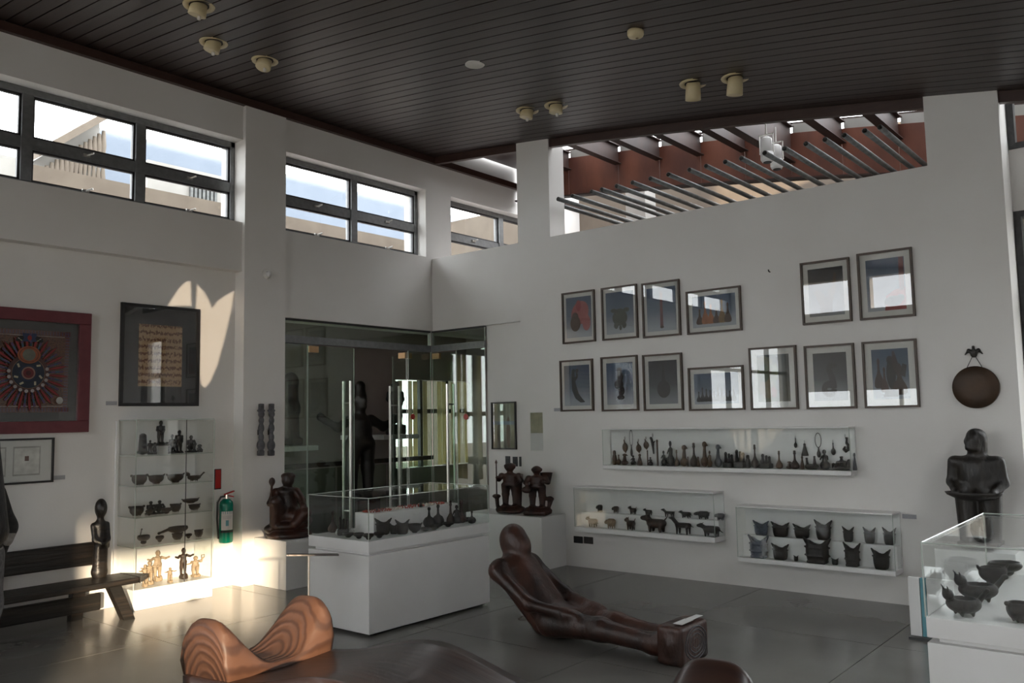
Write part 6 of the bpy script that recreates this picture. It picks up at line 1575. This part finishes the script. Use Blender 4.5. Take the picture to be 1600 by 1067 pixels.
def cloth(name, prims, m_, n=70, k=.03):
    o = link(name, sculpt_mesh(name, prims, m_, n, k), pe_); o.scale = (H_,) * 3; return o
sw = [('e', (0, 0, .62), (.150, .105, .16)), ('e', (0, 0, .70), (.155, .095, .08)), ('e', (0, 0, .52), (.148, .11, .07)), ('c', (0, 0, .74), (0, 0, .79), .07, .055)]
for s in (-1, 1): sw += [('c', (s * .14, 0, .71), (s * .182, .03, .57), .055, .05), ('c', (s * .182, .03, .57), (s * .172, .012, .475), .046, .038)]
cloth('sweater', sw, M['knit_dark'])
for z in (.50, .545, .60, .655): cloth('sweater_stripe', [('e', (0, 0, z), (.152, .112, .012))] , M['knit'], 50, .01)
for s in (-1, 1): cloth('sleeve_stripe', [('c', (s * .180, .028, .555), (s * .178, .022, .53), .053, .050)], M['knit'], 30, .01)
tr_ = [('e', (0, 0, .48), (.135, .10, .08))]
for s in (-1, 1): tr_ += [('c', (s * .075, 0, .46), (s * .085, .01, .27), .09, .072), ('c', (s * .085, .01, .27), (s * .085, .0, .09), .07, .06)]
cloth('trousers', tr_, M['check'])
cloth('hair', [('e', (0, .008, .935), (.066, .074, .08)), ('c', (0, .04, .92), (0, .095, .57), .062, .058), ('c', (-.05, .02, .90), (-.045, .085, .58), .034, .034), ('c', (.05, .02, .90), (.045, .085, .58), .034, .034), ('-e', (0, -.075, .90), (.045, .05, .06))], M['hair'], 70)
for s in (-1, 1): cloth('shoe', [('e', (s * .085, -.045, .028), (.04, .10, .03)), ('c', (s * .085, .01, .05), (s * .085, .01, .03), .042, .045)], M['black'], 36)

# ------------------------------------------------------------------ spotlight added behind the photographer, standing in for reflected sun on the wall
lp = Vector((-2.6, -1.2, 1.9)); aim = Vector((4.47, 7.67, 2.48)); ax = (aim - lp).normalized()
ps = tag(empty('added_glint_spot', (lp.x, lp.y, 0)), 'black spotlight added behind the photographer to imitate a sun reflection on the wall', 'spotlight')
sl = bpy.data.lights.new('glint_lamp', 'SPOT'); sl.energy = 4200; sl.spot_size = math.radians(13); sl.spot_blend = 0.15; sl.shadow_soft_size = 0.0006; sl.color = (1.0, 0.80, 0.58)
so = bpy.data.objects.new('glint_lamp', sl); COL.objects.link(so); so.parent = ps; so.location = (0, 0, lp.z); so.rotation_euler = ax.to_track_quat('-Z', 'Y').to_euler()
MB().cyl((0, 0, 0.02), (-ax.x * .2, -ax.y * .2, lp.z - .2), .018, n=10).build('pole', M['black'], ps)
MB().lathe([(.22, 0), (.22, .015), (.03, .03)], (0, 0, 0), 24).build('base', M['black'], ps, True)
r3 = ax.to_track_quat('Z', 'Y').to_matrix()
v = []; n_ = 20
for d, r in ((-.25, .10), (-.05, .12), (.46, .12)):
    for k in range(n_):
        t = 2 * math.pi * k / n_; v.append(Vector((0, 0, lp.z)) + r3 @ Vector((r * math.cos(t), r * math.sin(t), d)))
f = [(i * n_ + k, i * n_ + (k + 1) % n_, (i + 1) * n_ + (k + 1) % n_, (i + 1) * n_ + k) for i in range(2) for k in range(n_)] + [tuple(range(n_))]
MB().add(v, f).build('housing', M['black'], ps, True)
# mask plate, its two leaf-shaped cut-outs shape the imitated sun reflection
def gate(P):
    t = .45 / (P - lp).dot(ax); q = lp + (P - lp) * t; return q - Vector((lp.x, lp.y, 0))
def wallp(x, y): return at_y(x, y, LW)
cut = [[(262, 478), (268, 468), (280, 450), (291, 440), (298, 440), (299, 478)],
       [(308, 444), (318, 455), (327, 470), (331, 482), (340, 470), (352, 462), (366, 455), (362, 480), (352, 525), (340, 570), (328, 597), (320, 606), (314, 600), (309, 570), (307, 520), (306, 480)]]
import bmesh
bm = bmesh.new()
cen = gate(aim); ex_, ey_ = r3 @ Vector((1, 0, 0)), r3 @ Vector((0, 1, 0))
loops = [[cen + ex_ * (.12 * math.cos(a)) + ey_ * (.12 * math.sin(a)) for a in [2 * math.pi * k / 28 for k in range(28)]]] + [[gate(wallp(*p)) for p in c] for c in cut]
es = []
for lo_ in loops:
    vs_ = [bm.verts.new(p) for p in lo_]
    for k in range(len(vs_)): es.append(bm.edges.new((vs_[k], vs_[(k + 1) % len(vs_)])))
bmesh.ops.triangle_fill(bm, edges=es, use_beauty=True)
me = bpy.data.meshes.new('glint_mask_plate'); bm.to_mesh(me); bm.free(); me.materials.append(M['black'])
link('glint_mask_plate', me, ps)
